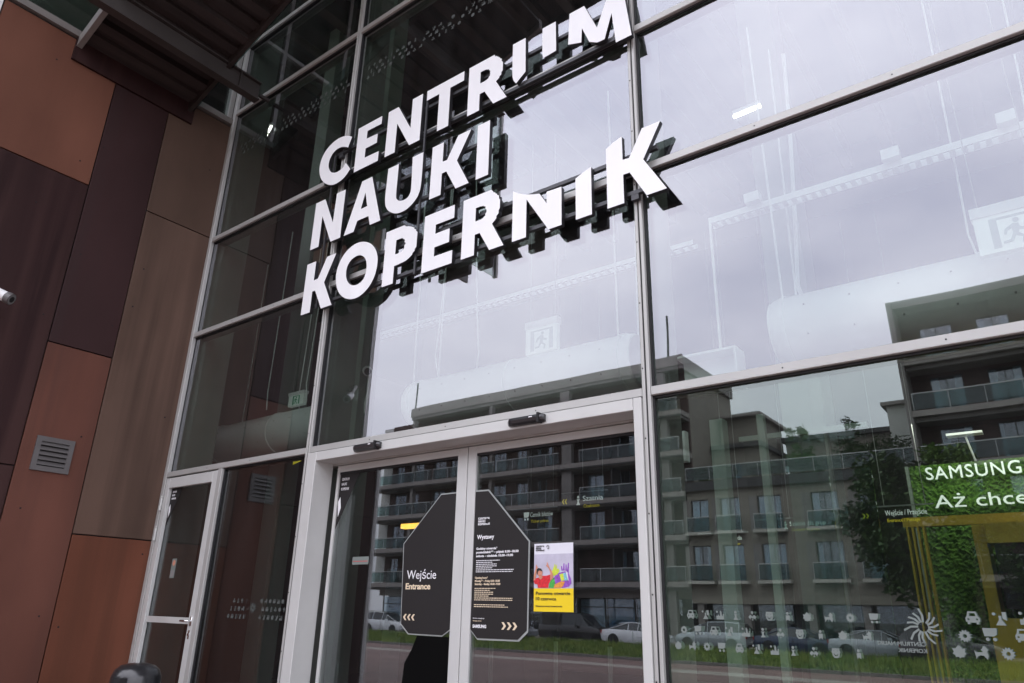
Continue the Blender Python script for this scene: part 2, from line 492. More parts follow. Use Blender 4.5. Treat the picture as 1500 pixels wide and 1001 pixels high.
# ================================================================ COPPER CLAD WALL (plane x = -8.30, faces +x)
XW = -8.30
cw = empty('copper_clad_wall', (XW, -1.4, 0), 'side wall clad in large rust, brown and purple metal panels beside the glass entrance front', 'wall')
bx('backing', 'joint', cw, -14, -2.82, 0, XW-.03, -.02, 7.62)
gp = .006
def panel(y0, y1, z0, z1, m, x=XW, t=.03):
    o = MB().box(x-t, y0+gp, z0+gp, x, y1-gp, z1-gp).build('panel', m, cw)
    return bevel(o, .003)
for a in [(-.87, 0, 0, 2.0, 'cu_deep'), (-.87, 0, 2.0, 5.85, 'cu_brown'), (-.87, 0, 5.85, 7.60, 'cu_brown2'),
          (-1.545, -.87, 0, 3.93, 'cu_rust'), (-1.545, -.87, 3.93, 7.60, 'cu_purple'),
          (-2.82, -1.545, 0, 2.6, 'cu_dark'), (-2.82, -1.545, 2.6, 5.85, 'cu_dark'), (-2.82, -1.545, 5.85, 7.60, 'cu_orange')]:
    panel(*a)
# small fixing rivets on the panels, as in the photograph
rv = MB()
for (y, z) in [(-.08, .5), (-.8, 1.1), (-.1, 1.85), (-.78, 4.6), (-.15, 3.4), (-1.0, 3.0), (-1.4, 2.2), (-.75, 5.1), (-1.45, 5.0), (-.95, 4.3), (-1.5, 6.4), (-1.7, 6.1), (-2.2, 7.2), (-.2, 6.8), (-1.0, 1.2), (-1.45, .9), (-1.65, 4.2), (-2.0, 5.4)]:
    rv.cyl((XW, y, z), (XW+.003, y, z), .009, 8)
tag(rv.build('rivets', 'joint', cw), kind='stuff')
bx('corner_trim', 'white', cw, XW-.05, -2.90, 0, XW+.01, -2.83, 7.62)
bx('roof_sill', 'sill', cw, XW-.6, -2.86, 7.625, XW+.035, -.0, 7.71)
bx('roof_deck', 'sill', cw, -14, -2.9, 7.60, XW-.6, 0, 7.69)
# louvred vent
v = bx('vent', 'vent', cw, XW, -1.415, 2.585, XW+.02, -1.05, 2.635)
for c in [(XW, -1.415, 2.885, XW+.02, -1.05, 2.935), (XW, -1.415, 2.635, XW+.02, -1.365, 2.885), (XW, -1.10, 2.635, XW+.02, -1.05, 2.885)]:
    bx('vent_rim', 'vent', v, *c)
bx('vent_back', 'joint', v, XW+.001, -1.365, 2.635, XW+.003, -1.10, 2.885)
for i in range(5):
    z = 2.645+i*.05
    MB().add([(XW+.004, -1.365, z+.034), (XW+.004, -1.10, z+.034), (XW+.024, -1.10, z), (XW+.024, -1.365, z),
              (XW+.004, -1.365, z+.040), (XW+.004, -1.10, z+.040), (XW+.024, -1.10, z+.006), (XW+.024, -1.365, z+.006)],
             [(0, 1, 2, 3), (7, 6, 5, 4), (0, 3, 7, 4), (1, 5, 6, 2), (3, 2, 6, 7), (0, 4, 5, 1)]).build('slat', 'vent', v)
# upper storey windows above the wall
uw = empty('upper_window_band', (XW, -1.4, 7.71), 'band of dark upper windows standing on the sill above the copper panels', 'window')
for y in (-6.0, -4.4, -2.78, -1.70, -.60, -.035):
    bx('mullion', 'alu', uw, XW-.16, y-.03, 7.71, XW-.06, y+.03, 11.9)
for a, b in ((-6.0, -4.4), (-4.4, -2.78), (-2.78, -1.70), (-1.70, -.60), (-.60, -.035)):
    bx('glass_pane', 'glass', uw, XW-.12, a+.03, 7.71, XW-.09, b-.03, 11.9)
bx('transom', 'alu', uw, XW-.155, -6, 9.4, XW-.065, -.03, 9.46)
bx('blind', 'grey', uw, XW-.9, -6, 7.8, XW-.85, -.6, 12)

# sloping steel canopy
cn = empty('steel_canopy', (XW, -1.3, 7.47), 'dark steel canopy rising at an angle out of the copper wall, seen from below', 'canopy')
sl = .36
def cz(x): return 7.47+sl*(x-XW)
def slab(name, m, x0, x1, y0, y1, a, b, parent=cn):
    return MB().add([(x0, y0, cz(x0)+a), (x1, y0, cz(x1)+a), (x1, y1, cz(x1)+a), (x0, y1, cz(x0)+a), (x0, y0, cz(x0)+b), (x1, y0, cz(x1)+b), (x1, y1, cz(x1)+b), (x0, y1, cz(x0)+b)],
        [(0, 3, 2, 1), (4, 5, 6, 7), (0, 1, 5, 4), (1, 2, 6, 5), (2, 3, 7, 6), (3, 0, 4, 7)]).build(name, m, parent)
XE = -4.5
slab('deck', 'canopy', XW, XE, -2.0, -.66, .10, .14)
slab('edge_rail', 'sill', XW, XE, -2.06, -2.0, -.0, .16)
slab('edge_rail', 'canopy', XW, XE, -.66, -.61, -.03, .16)
slab('glass_edge', 'glass_rail', XW, XE, -.60, -.585, .0, .30)
x = XW+.14
i = 0
while x < XE-.1:
    slab('joist', 'canopy', x, x+.10, -2.0, -.66, .02 if i % 2 else .05, .10); x += .21; i += 1
bx('base_box', 'cu_dark', cn, XW+.001, -2.07, 7.30, XW+.035, -.57, 7.62)
for xb, z0 in ((-7.46, 7.56), (-5.6, 8.26)):
    bm_ = MB(); bm_.box(xb-.012, -2.6, z0, xb+.012, -.17, z0+.24); bm_.box(xb-.06, -2.6, z0-.018, xb+.06, -.17, z0); bm_.box(xb-.06, -2.6, z0+.24, xb+.06, -.17, z0+.258)
    bm_.box(xb-.058, -.47, z0, xb-.012, -.455, z0+.24); bm_.box(xb+.012, -.47, z0, xb+.058, -.455, z0+.24)
    bm_.build('beam', 'beam', cn)
bx('bracket', 'beam', cn, -7.46, -.16, 7.62, -7.42, -.02, 7.66)

# roof overhang high above
ro = empty('roof_overhang', (-8, -2, 11.95), 'dark roof overhang with close set beams high above the entrance', 'roof')
bx('soffit', 'canopy', ro, -20, -4.7, 12.12, 12, .6, 12.4)
bx('fascia', 'canopy', ro, -20, -4.78, 12.0, 12, -4.70, 12.5)
for i in range(42):
    x = -14+i*.55
    bx('roof_beam', 'canopy' if i % 3 else 'beam', ro, x, -4.7, 11.97, x+.16, .4, 12.12)

# ================================================================ GLASS FRONT (plane y = 0)
ff = empty('entrance_facade', (-4, 0, 0), 'tall glazed entrance front with silver frames behind the white lettering', 'glass facade')
VX = [-8.27, -5.66, -2.096, 1.5, 5.1]
TZ = [2.736, 4.466, 5.80, 7.80, 9.0, 11.9]
hw = .030
tilt = random.Random(12)
def cap(name, c, m='alu'):
    return bevel(bx(name, m, ff, *c), .004)
cap('mullion', (-8.298, -.03, 0, -8.235, .018, 11.9))
bx('mullion_fin', 'steel_in', ff, -8.298, .068, 0, -8.235, .50, 11.9)
for x in VX[1:]:
    cap('mullion', (x-hw, -.03, 0, x-.006, .018, 11.9))
    cap('mullion', (x+.006, -.03, 0, x+hw, .018, 11.9))
    bx('gasket', 'gasket', ff, x-.0055, -.018, 0, x+.0055, .018, 11.9)
    bx('gasket', 'gasket', ff, x-hw-.014, .001, 0, x-hw-.001, .0195, 11.9)
    bx('gasket', 'gasket', ff, x+hw+.001, .001, 0, x+hw+.014, .0195, 11.9)
    bx('mullion_fin', 'steel_in', ff, x-.035, .068, 0, x+.035, .42, 11.9)
for i, (a, b) in enumerate(zip(VX[:-1], VX[1:])):
    xa = -8.233 if i == 0 else a+hw+.002
    xb = b-hw-.002
    for z in TZ:
        cap('transom', (xa, -.026, z-.030, xb, .018, z+.030))
        bx('gasket', 'gasket', ff, xa+.014, .001, z-.046, xb-.014, .0195, z-.031)
        if z < 11: bx('transom_fin', 'steel_in', ff, xa+.01, .068, z-.03, xb-.01, .16, z+.03)
    zs = [(.12 if i > 1 else None, 2.736)]+list(zip(TZ[:-1], TZ[1:]))
    for (z0, z1) in zs:
        if z0 is None: continue
        mb = MB(); X0, X1, Y0, Y1, Z0, Z1 = (xa-.02 if i else xa-.0), xb+.02, .020, .066, z0, z1
        # every pane sits very slightly out of true, so reflections step from pane to pane
        ta, tb = tilt.uniform(-.0011, .0011), tilt.uniform(-.0011, .0011)
        yt_ = lambda x, z, y: y+.0015+abs(ta)*.5+max(0, 0)+ta*(x-(X0+X1)/2)*.8+tb*(z-(Z0+Z1)/2)*.8
        mb.use('glass' if z0 > 2 else 'glass_low').add([(X0, yt_(X0, Z0, Y0), Z0), (X1, yt_(X1, Z0, Y0), Z0), (X1, yt_(X1, Z1, Y0), Z1), (X0, yt_(X0, Z1, Y0), Z1)], [(0, 1, 2, 3)])
        mb.use('glass_in').add([(X0, Y1, Z0), (X1, Y1, Z0), (X1, Y1, Z1), (X0, Y1, Z1)], [(3, 2, 1, 0)])
        mb.use('gasket').add([(X0, Y0, Z0), (X1, Y0, Z0), (X1, Y0, Z1), (X0, Y0, Z1), (X0, Y1, Z0), (X1, Y1, Z0), (X1, Y1, Z1), (X0, Y1, Z1)], [(0, 4, 5, 1), (1, 5, 6, 2), (2, 6, 7, 3), (3, 7, 4, 0)])
        mb.build('glass_pane', None, ff)
    if i > 1: cap('transom', (xa, -.026, .0, xb, .018, .12))
sc_ = MB()
for x in VX[1:4]:
    for k in range(24): sc_.cyl((x-.018, -.0315, .5+k*.48), (x-.018, -.0295, .5+k*.48), .006, 6)
for z in TZ[:3]:
    for x0 in (-7.4, -6.6, -4.8, -3.9, -3.0, -1.2, -.35, .4): sc_.cyl((x0, -.0275, z), (x0, -.0255, z), .005, 6)
tag(sc_.build('cap_screws', 'gasket', ff), kind='stuff')

# side door with its fixed side light
sd = bevel(MB().box(-8.225, -.022, .06, -8.145, .02, 2.69).build('side_door', 'alu_w', ff), .003)
for c in ((-7.265, -.022, .06, -7.175, .02, 2.69), (-8.143, -.022, 2.575, -7.267, .02, 2.69), (-8.143, -.022, .06, -7.267, .02, .17)):
    bevel(bx('door_rail', 'alu_w', sd, *c), .003)
bx('push_bar', 'alu_w', sd, -8.14, -.002, 1.155, -7.27, .018, 1.215)
bx('door_pane', 'glass_door', sd, -8.143, .022, .17, -7.267, .030, 2.575)
hd = MB(); hd.cyl((-7.215, -.022, 1.185), (-7.215, -.075, 1.185), .011, 10); hd.cyl((-7.21, -.07, 1.185), (-7.335, -.07, 1.185), .010, 10); hd.box(-7.23, -.026, 1.14, -7.20, -.022, 1.23)
hd.build('door_handle', 'chrome', sd, smooth=True)
MB().cyl((-7.215, -.032, 1.06), (-7.215, -.022, 1.06), .016, 10).box(-7.228, -.026, 1.02, -7.202, -.022, 1.10).build('lock', 'chrome', sd)
for z in (2.33, 2.0, .35):
    MB().cyl((-8.232, -.036, z), (-8.232, -.036, z+.14), .012, 8).cyl((-8.232, -.036, z+.145), (-8.232, -.036, z+.16), .013, 8).build('hinge', 'alu_w', sd)
cap('door_post', (-7.170, -.026, 0, -7.095, .018, 2.704))
cap('transom', (-7.09, -.026, .0, -5.70, .018, .10))
bx('glass_pane', 'glass_door', ff, -7.095, .022, .10, -5.69, .034, 2.706)
bx('gasket', 'gasket', ff, -7.094, .002, .10, -7.08, .019, 2.70)

# sliding door surround
def rev(name, c): return bevel(bx(name, 'alu_w', ff, *c), .004)
rev('door_jamb', (-5.627, -.045, 0, -5.500, .17, 2.70))
rev('door_jamb', (-2.190, -.045, 0, -2.130, .17, 2.70))
rev('door_header', (-5.498, -.045, 2.616, -2.192, .17, 2.70))
bx('gasket', 'gasket', ff, -5.62, -.030, 2.7005, -2.135, .015, 2.7055)
bx('overpanel', 'alu', ff, -5.62, .172, 2.60, -2.13, .30, 2.72)
def leaf(x0, x1, s0, s1):
    d = bevel(bx('sliding_door', 'alu_w', ff, x0, .175, .02, x0+s0, .235, 2.595), .003)
    bevel(bx('door_rail', 'alu_w', d, x1-s1, .175, .02, x1, .235, 2.595), .003)
    bevel(bx('door_rail', 'alu_w', d, x0+s0+.001, .175, 2.535, x1-s1-.001, .235, 2.595), .003)
    bevel(bx('door_rail', 'alu_w', d, x0+s0+.001, .175, .02, x1-s1-.001, .235, .14), .003)
    bx('gasket', 'gasket', d, x0+s0+.001, .185, 2.515, x1-s1-.001, .225, 2.534)
    bx('door_pane', 'glass_door', d, x0+s0, .195, .14, x1-s1, .215, 2.53)
    return d
leaf(-5.44, -3.822, .03, .105)
leaf(-3.814, -2.13, .085, .05)
bx('floor_track', 'dark', ff, -5.5, .17, 0, -2.19, .25, .015)

# radar sensors over the doors
def sensor(x0, x1, lab):
    t = empty('door_sensor', ((x0+x1)/2, -.046, 2.66), lab, 'sensor', 'motion sensors on the door header')
    prof = [(-.046, 2.694), (-.070, 2.696), (-.092, 2.687), (-.100, 2.668), (-.093, 2.647), (-.072, 2.634), (-.046, 2.631)]
    m = MB(); n = len(prof); w = x1-x0
    ring = lambda x, s: [(x, -.046+(y+.046)*s, 2.66+(z-2.66)*(.6+.4*s)) for y, z in prof]
    st = [(x0, .45), (x0+.02, .8), (x0+.05, 1), (x1-.05, 1), (x1-.02, .8), (x1, .45)]
    vs = []; fs = []
    for x, s in st: vs += ring(x, s)
    for a in range(len(st)-1):
        for b in range(n-1): fs.append((a*n+b, a*n+b+1, (a+1)*n+b+1, (a+1)*n+b))
    fs += [tuple(range(n)), tuple(range(len(st)*n-1, (len(st)-1)*n-1, -1))]
    m.add(vs, fs).build('housing', 'black', t, smooth=False)
    bx('end_cap', 'dark', t, x1-.045, -.104, 2.627, x1-.030, -.046, 2.699)
    bx('badge', 'txt_white', t, x1-.115, -.1022, 2.670, x1-.085, -.1008, 2.677)
sensor(-4.955, -4.615, 'smaller looking black motion sensor at the left end of the door header')
sensor(-3.225, -2.895, 'black motion sensor on the header above the right sliding door')

# ================================================================ BUILDING LETTERING
LETTERS = [[1,"C",[[[-5.44,6.153],[-5.48,6.179],[-5.503,6.193],[-5.523,6.202],[-5.545,6.211],[-5.567,6.218],[-5.592,6.224],[-5.618,6.228],[-5.647,6.231],[-5.677,6.232],[-5.706,6.231],[-5.734,6.227],[-5.76,6.222],[-5.785,6.213],[-5.809,6.204],[-5.831,6.193],[-5.852,6.18],[-5.872,6.166],[-5.89,6.151],[-5.906,6.133],[-5.92,6.114],[-5.932,6.094],[-5.942,6.073],[-5.95,6.051],[-5.955,6.029],[-5.959,6.007],[-5.961,5.985],[-5.961,5.963],[-5.959,5.941],[-5.956,5.92],[-5.951,5.898],[-5.944,5.876],[-5.936,5.854],[-5.926,5.832],[-5.914,5.81],[-5.9,5.788],[-5.883,5.766],[-5.863,5.744],[-5.842,5.723],[-5.819,5.704],[-5.794,5.686],[-5.768,5.669],[-5.742,5.655],[-5.718,5.645],[-5.695,5.637],[-5.673,5.632],[-5.651,5.628],[-5.629,5.627],[-5.608,5.627],[-5.588,5.629],[-5.567,5.632],[-5.547,5.636],[-5.527,5.642],[-5.507,5.649],[-5.488,5.658],[-5.47,5.67],[-5.448,5.689],[-5.409,5.728],[-5.494,5.84],[-5.516,5.815],[-5.529,5.803],[-5.542,5.795],[-5.557,5.789],[-5.573,5.784],[-5.589,5.78],[-5.605,5.778],[-5.622,5.777],[-5.639,5.778],[-5.656,5.78],[-5.673,5.784],[-5.689,5.79],[-5.706,5.797],[-5.721,5.806],[-5.735,5.817],[-5.749,5.83],[-5.761,5.845],[-5.772,5.861],[-5.781,5.877],[-5.789,5.893],[-5.795,5.911],[-5.798,5.928],[-5.8,5.946],[-5.799,5.965],[-5.795,5.984],[-5.79,6.001],[-5.783,6.018],[-5.774,6.033],[-5.764,6.047],[-5.752,6.059],[-5.738,6.07],[-5.723,6.078],[-5.707,6.085],[-5.69,6.09],[-5.674,6.093],[-5.657,6.094],[-5.639,6.094],[-5.622,6.092],[-5.604,6.088],[-5.586,6.083],[-5.568,6.076],[-5.551,6.069],[-5.536,6.062],[-5.519,6.053],[-5.49,6.037]]]],[1,"E",[[[-5.343,6.214],[-4.972,6.214],[-4.972,6.115],[-5.189,6.12],[-5.189,6.021],[-5.016,6.01],[-5.016,5.897],[-5.189,5.897],[-5.189,5.782],[-4.972,5.774],[-4.972,5.657],[-5.343,5.657]]]],[1,"N",[[[-4.873,6.214],[-4.725,6.214],[-4.521,5.863],[-4.521,6.214],[-4.377,6.214],[-4.377,5.657],[-4.521,5.657],[-4.725,6.006],[-4.725,5.657],[-4.873,5.657]]]],[1,"T",[[[-4.316,6.214],[-3.825,6.214],[-3.825,6.104],[-4.0,6.103],[-4.0,5.657],[-4.146,5.657],[-4.146,6.1],[-4.316,6.097]]]],[1,"R",[[[-3.762,6.214],[-3.617,6.214],[-3.559,6.214],[-3.516,6.214],[-3.478,6.214],[-3.478,6.214],[-3.451,6.214],[-3.451,6.193],[-3.426,6.186],[-3.426,6.178],[-3.407,6.169],[-3.407,6.16],[-3.388,6.149],[-3.388,6.136],[-3.366,6.123],[-3.366,6.109],[-3.366,6.094],[-3.35,6.077],[-3.35,6.061],[-3.35,6.044],[-3.35,6.027],[-3.35,6.01],[-3.35,5.994],[-3.35,5.98],[-3.366,5.966],[-3.366,5.953],[-3.366,5.941],[-3.388,5.929],[-3.388,5.916],[-3.426,5.893],[-3.295,5.657],[-3.451,5.657],[-3.559,5.842],[-3.617,5.842],[-3.617,5.657],[-3.762,5.657]],[[-3.617,6.095],[-3.583,6.094],[-3.559,6.093],[-3.559,6.091],[-3.537,6.088],[-3.537,6.084],[-3.516,6.079],[-3.516,6.072],[-3.516,6.065],[-3.5,6.056],[-3.5,6.046],[-3.5,6.036],[-3.5,6.025],[-3.5,6.014],[-3.5,6.004],[-3.5,5.995],[-3.516,5.987],[-3.516,5.98],[-3.516,5.974],[-3.537,5.97],[-3.537,5.967],[-3.559,5.965],[-3.559,5.963],[-3.583,5.963],[-3.583,5.963],[-3.617,5.964]]]],[1,"U",[[[-3.238,6.214],[-3.093,6.214],[-3.088,5.833],[-3.191,5.753],[-3.21,5.78],[-3.219,5.796],[-3.225,5.81],[-3.229,5.824],[-3.233,5.84],[-3.236,5.874],[-3.237,5.926],[-3.238,6.017]]]],[1,"U",[[[-2.907,6.214],[-2.765,6.214],[-2.761,5.889],[-2.891,5.88],[-2.901,5.905],[-2.905,5.935],[-2.907,5.976],[-2.908,6.05]]]],[1,"M",[[[-2.621,6.214],[-2.472,6.214],[-2.352,5.909],[-2.241,6.193],[-2.101,6.194],[-2.039,5.657],[-2.181,5.657],[-2.211,5.981],[-2.283,5.749],[-2.32,5.749],[-2.356,5.754],[-2.429,5.801],[-2.498,5.986],[-2.506,5.837],[-2.638,5.885]]]],[2,"N",[[[-5.931,5.487],[-5.774,5.487],[-5.595,5.141],[-5.584,5.487],[-5.442,5.487],[-5.442,4.912],[-5.595,4.912],[-5.79,5.282],[-5.79,4.912],[-5.931,4.912]]]],[2,"A",[[[-5.182,5.487],[-5.031,5.487],[-4.841,4.912],[-4.993,4.912],[-5.029,5.024],[-5.194,5.025],[-5.235,4.912],[-5.386,4.912]],[[-5.113,5.328],[-5.159,5.15],[-5.063,5.152]]]],[2,"U",[[[-4.794,5.487],[-4.644,5.487],[-4.645,5.281],[-4.646,5.188],[-4.644,5.137],[-4.642,5.106],[-4.639,5.095],[-4.635,5.085],[-4.628,5.075],[-4.62,5.066],[-4.61,5.058],[-4.6,5.05],[-4.587,5.044],[-4.574,5.039],[-4.56,5.035],[-4.546,5.033],[-4.531,5.031],[-4.518,5.032],[-4.504,5.033],[-4.491,5.036],[-4.48,5.041],[-4.47,5.048],[-4.461,5.056],[-4.454,5.066],[-4.448,5.077],[-4.444,5.09],[-4.441,5.105],[-4.44,5.138],[-4.441,5.191],[-4.444,5.284],[-4.452,5.487],[-4.307,5.487],[-4.304,5.267],[-4.305,5.165],[-4.309,5.104],[-4.315,5.062],[-4.324,5.037],[-4.335,5.014],[-4.349,4.994],[-4.365,4.976],[-4.384,4.961],[-4.404,4.947],[-4.424,4.934],[-4.446,4.924],[-4.469,4.915],[-4.494,4.909],[-4.519,4.906],[-4.546,4.905],[-4.574,4.906],[-4.602,4.911],[-4.629,4.919],[-4.656,4.93],[-4.682,4.944],[-4.706,4.96],[-4.726,4.976],[-4.744,4.993],[-4.758,5.011],[-4.771,5.03],[-4.781,5.049],[-4.788,5.069],[-4.793,5.089],[-4.797,5.11],[-4.8,5.131],[-4.802,5.152],[-4.802,5.172],[-4.802,5.205],[-4.801,5.251],[-4.799,5.326]]]],[2,"K",[[[-4.184,5.487],[-4.04,5.487],[-4.04,5.271],[-3.984,5.267],[-3.858,5.487],[-3.7,5.487],[-3.858,5.21],[-3.7,4.912],[-3.858,4.912],[-3.984,5.142],[-4.04,5.14],[-4.04,4.912],[-4.184,4.912]]]],[2,"I",[[[-3.62,5.487],[-3.477,5.487],[-3.477,4.912],[-3.62,4.912]]]],[3,"K",[[[-5.941,4.742],[-5.794,4.742],[-5.794,4.52],[-5.727,4.523],[-5.617,4.742],[-5.471,4.742],[-5.617,4.451],[-5.451,4.16],[-5.617,4.16],[-5.749,4.392],[-5.794,4.393],[-5.794,4.16],[-5.941,4.16]]]],[3,"O",[[[-5.074,4.748],[-5.051,4.741],[-5.028,4.733],[-5.006,4.723],[-4.984,4.711],[-4.963,4.698],[-4.943,4.683],[-4.923,4.666],[-4.904,4.647],[-4.887,4.627],[-4.872,4.606],[-4.858,4.583],[-4.846,4.559],[-4.836,4.534],[-4.829,4.509],[-4.824,4.484],[-4.822,4.459],[-4.822,4.434],[-4.823,4.409],[-4.826,4.384],[-4.831,4.36],[-4.837,4.336],[-4.846,4.312],[-4.857,4.288],[-4.87,4.265],[-4.885,4.243],[-4.902,4.224],[-4.921,4.206],[-4.943,4.19],[-4.965,4.176],[-4.987,4.165],[-5.011,4.156],[-5.036,4.148],[-5.06,4.144],[-5.086,4.141],[-5.112,4.141],[-5.138,4.144],[-5.165,4.149],[-5.192,4.157],[-5.22,4.167],[-5.248,4.179],[-5.275,4.195],[-5.301,4.213],[-5.325,4.234],[-5.349,4.258],[-5.369,4.283],[-5.386,4.31],[-5.401,4.337],[-5.412,4.365],[-5.422,4.394],[-5.428,4.422],[-5.432,4.451],[-5.434,4.48],[-5.433,4.508],[-5.429,4.536],[-5.422,4.563],[-5.412,4.589],[-5.401,4.613],[-5.387,4.637],[-5.371,4.659],[-5.352,4.679],[-5.332,4.698],[-5.31,4.713],[-5.287,4.727],[-5.261,4.738],[-5.236,4.747],[-5.212,4.753],[-5.189,4.757],[-5.166,4.759],[-5.143,4.758],[-5.12,4.757],[-5.097,4.753]],[[-5.109,4.608],[-5.09,4.604],[-5.072,4.596],[-5.055,4.586],[-5.038,4.574],[-5.024,4.56],[-5.011,4.545],[-5.0,4.528],[-4.991,4.51],[-4.984,4.491],[-4.979,4.471],[-4.976,4.45],[-4.975,4.427],[-4.976,4.406],[-4.978,4.386],[-4.982,4.368],[-4.988,4.35],[-4.995,4.335],[-5.005,4.321],[-5.016,4.311],[-5.03,4.302],[-5.044,4.295],[-5.06,4.29],[-5.077,4.286],[-5.095,4.284],[-5.114,4.285],[-5.133,4.288],[-5.153,4.293],[-5.173,4.301],[-5.191,4.311],[-5.208,4.323],[-5.223,4.338],[-5.237,4.354],[-5.249,4.371],[-5.259,4.389],[-5.267,4.408],[-5.273,4.428],[-5.277,4.448],[-5.279,4.467],[-5.28,4.487],[-5.277,4.506],[-5.273,4.524],[-5.266,4.54],[-5.257,4.556],[-5.246,4.569],[-5.233,4.581],[-5.218,4.591],[-5.202,4.599],[-5.184,4.605],[-5.165,4.609],[-5.147,4.611],[-5.128,4.611]]]],[3,"P",[[[-4.731,4.742],[-4.613,4.742],[-4.555,4.742],[-4.519,4.742],[-4.486,4.742],[-4.467,4.723],[-4.453,4.718],[-4.429,4.712],[-4.41,4.704],[-4.39,4.695],[-4.373,4.684],[-4.351,4.672],[-4.351,4.659],[-4.325,4.645],[-4.325,4.63],[-4.305,4.613],[-4.305,4.596],[-4.305,4.577],[-4.305,4.558],[-4.305,4.538],[-4.305,4.518],[-4.305,4.497],[-4.305,4.477],[-4.305,4.458],[-4.325,4.439],[-4.325,4.422],[-4.351,4.406],[-4.351,4.392],[-4.373,4.379],[-4.39,4.368],[-4.41,4.36],[-4.429,4.353],[-4.453,4.349],[-4.467,4.346],[-4.5,4.344],[-4.519,4.342],[-4.539,4.341],[-4.583,4.339],[-4.583,4.16],[-4.731,4.16]],[[-4.583,4.611],[-4.539,4.612],[-4.519,4.611],[-4.5,4.609],[-4.5,4.605],[-4.486,4.6],[-4.486,4.593],[-4.467,4.585],[-4.467,4.576],[-4.467,4.566],[-4.467,4.555],[-4.453,4.544],[-4.453,4.533],[-4.467,4.521],[-4.467,4.51],[-4.467,4.5],[-4.467,4.49],[-4.486,4.48],[-4.486,4.473],[-4.5,4.467],[-4.519,4.463],[-4.519,4.461],[-4.539,4.46],[-4.555,4.46],[-4.555,4.46],[-4.583,4.462]]]],[3,"E",[[[-4.219,4.742],[-3.852,4.742],[-3.852,4.609],[-4.073,4.61],[-4.073,4.518],[-3.898,4.517],[-3.898,4.381],[-4.073,4.38],[-4.073,4.288],[-3.852,4.287],[-3.852,4.16],[-4.219,4.16]]]],[3,"R",[[[-3.747,4.742],[-3.623,4.742],[-3.567,4.742],[-3.528,4.742],[-3.51,4.742],[-3.491,4.742],[-3.479,4.742],[-3.454,4.742],[-3.434,4.742],[-3.412,4.717],[-3.412,4.709],[-3.388,4.699],[-3.388,4.689],[-3.367,4.678],[-3.367,4.666],[-3.345,4.653],[-3.345,4.639],[-3.345,4.625],[-3.333,4.609],[-3.333,4.593],[-3.333,4.577],[-3.333,4.559],[-3.333,4.542],[-3.333,4.526],[-3.345,4.51],[-3.345,4.494],[-3.345,4.478],[-3.367,4.462],[-3.367,4.44],[-3.412,4.401],[-3.281,4.16],[-3.434,4.16],[-3.546,4.357],[-3.6,4.356],[-3.6,4.16],[-3.747,4.16]],[[-3.6,4.617],[-3.567,4.618],[-3.546,4.618],[-3.546,4.616],[-3.528,4.613],[-3.51,4.609],[-3.51,4.604],[-3.491,4.598],[-3.491,4.591],[-3.491,4.583],[-3.491,4.573],[-3.479,4.563],[-3.479,4.551],[-3.479,4.537],[-3.491,4.525],[-3.491,4.515],[-3.491,4.506],[-3.51,4.498],[-3.51,4.492],[-3.528,4.488],[-3.528,4.485],[-3.546,4.485],[-3.546,4.484],[-3.567,4.484],[-3.567,4.485],[-3.6,4.486]]]],[3,"N",[[[-3.195,4.636],[-3.128,4.594],[-3.053,4.555],[-2.981,4.532],[-2.923,4.517],[-2.853,4.402],[-2.853,4.509],[-2.71,4.503],[-2.71,4.16],[-2.835,4.16],[-3.053,4.51],[-3.053,4.16],[-3.195,4.16]]]],[3,"I",[[[-2.579,4.527],[-2.508,4.558],[-2.436,4.579],[-2.436,4.16],[-2.579,4.16]]]],[3,"K",[[[-2.301,4.684],[-2.238,4.72],[-2.161,4.742],[-2.161,4.533],[-2.107,4.527],[-1.992,4.742],[-1.841,4.742],[-1.992,4.469],[-1.821,4.16],[-1.979,4.16],[-2.107,4.4],[-2.161,4.402],[-2.161,4.16],[-2.301,4.16]]]]]
sg = empty('building_sign', (-4, -.11, 4.15), 'large white three line sign reading CENTRUM NAUKI KOPERNIK with dark edges', 'sign')
for row, ch, loops in LETTERS:
    bevel(flat(loops, -.112, .042, 'letter', 'letter', sg, side='letter_side'), .002)
for z0, x0, x1 in ((6.045, -5.9, -2.1), (5.735, -5.9, -2.1), (5.315, -5.9, -3.5), (4.985, -5.9, -3.5), (4.555, -5.9, -1.9), (4.235, -5.9, -1.9)):
    bx('mounting_rail', 'rail', sg, x0, -.068, z0, x1, -.034, z0+.032)
for x, z0, z1 in ((-4.35, 4.2, 6.15), (-5.75, 4.2, 6.12)):
    bx('upright', 'rail', sg, x, -.085, z0, x+.022, -.0685, z1)
for x, z in ((-5.66, 4.25), (-5.66, 6.05), (-2.096, 5.75), (-2.096, 4.24), (-5.30, 4.30), (-2.096, 4.56)):
    bx('bracket', 'rail', sg, x-.03, -.066, z-.05, x+.03, -.031, z-.004)
def logo(x, z, w, y, m, name, parent, mirror=False):
    s = w/4.15
    for row, ch, loops in LETTERS:
        lp = [[(x+((p[0]+5.96) if not mirror else (4.15-(p[0]+5.96)))*s, z+(p[1]-4.15)*s) for p in l] for l in loops]
        flat(lp, y, .001, m, name, parent)

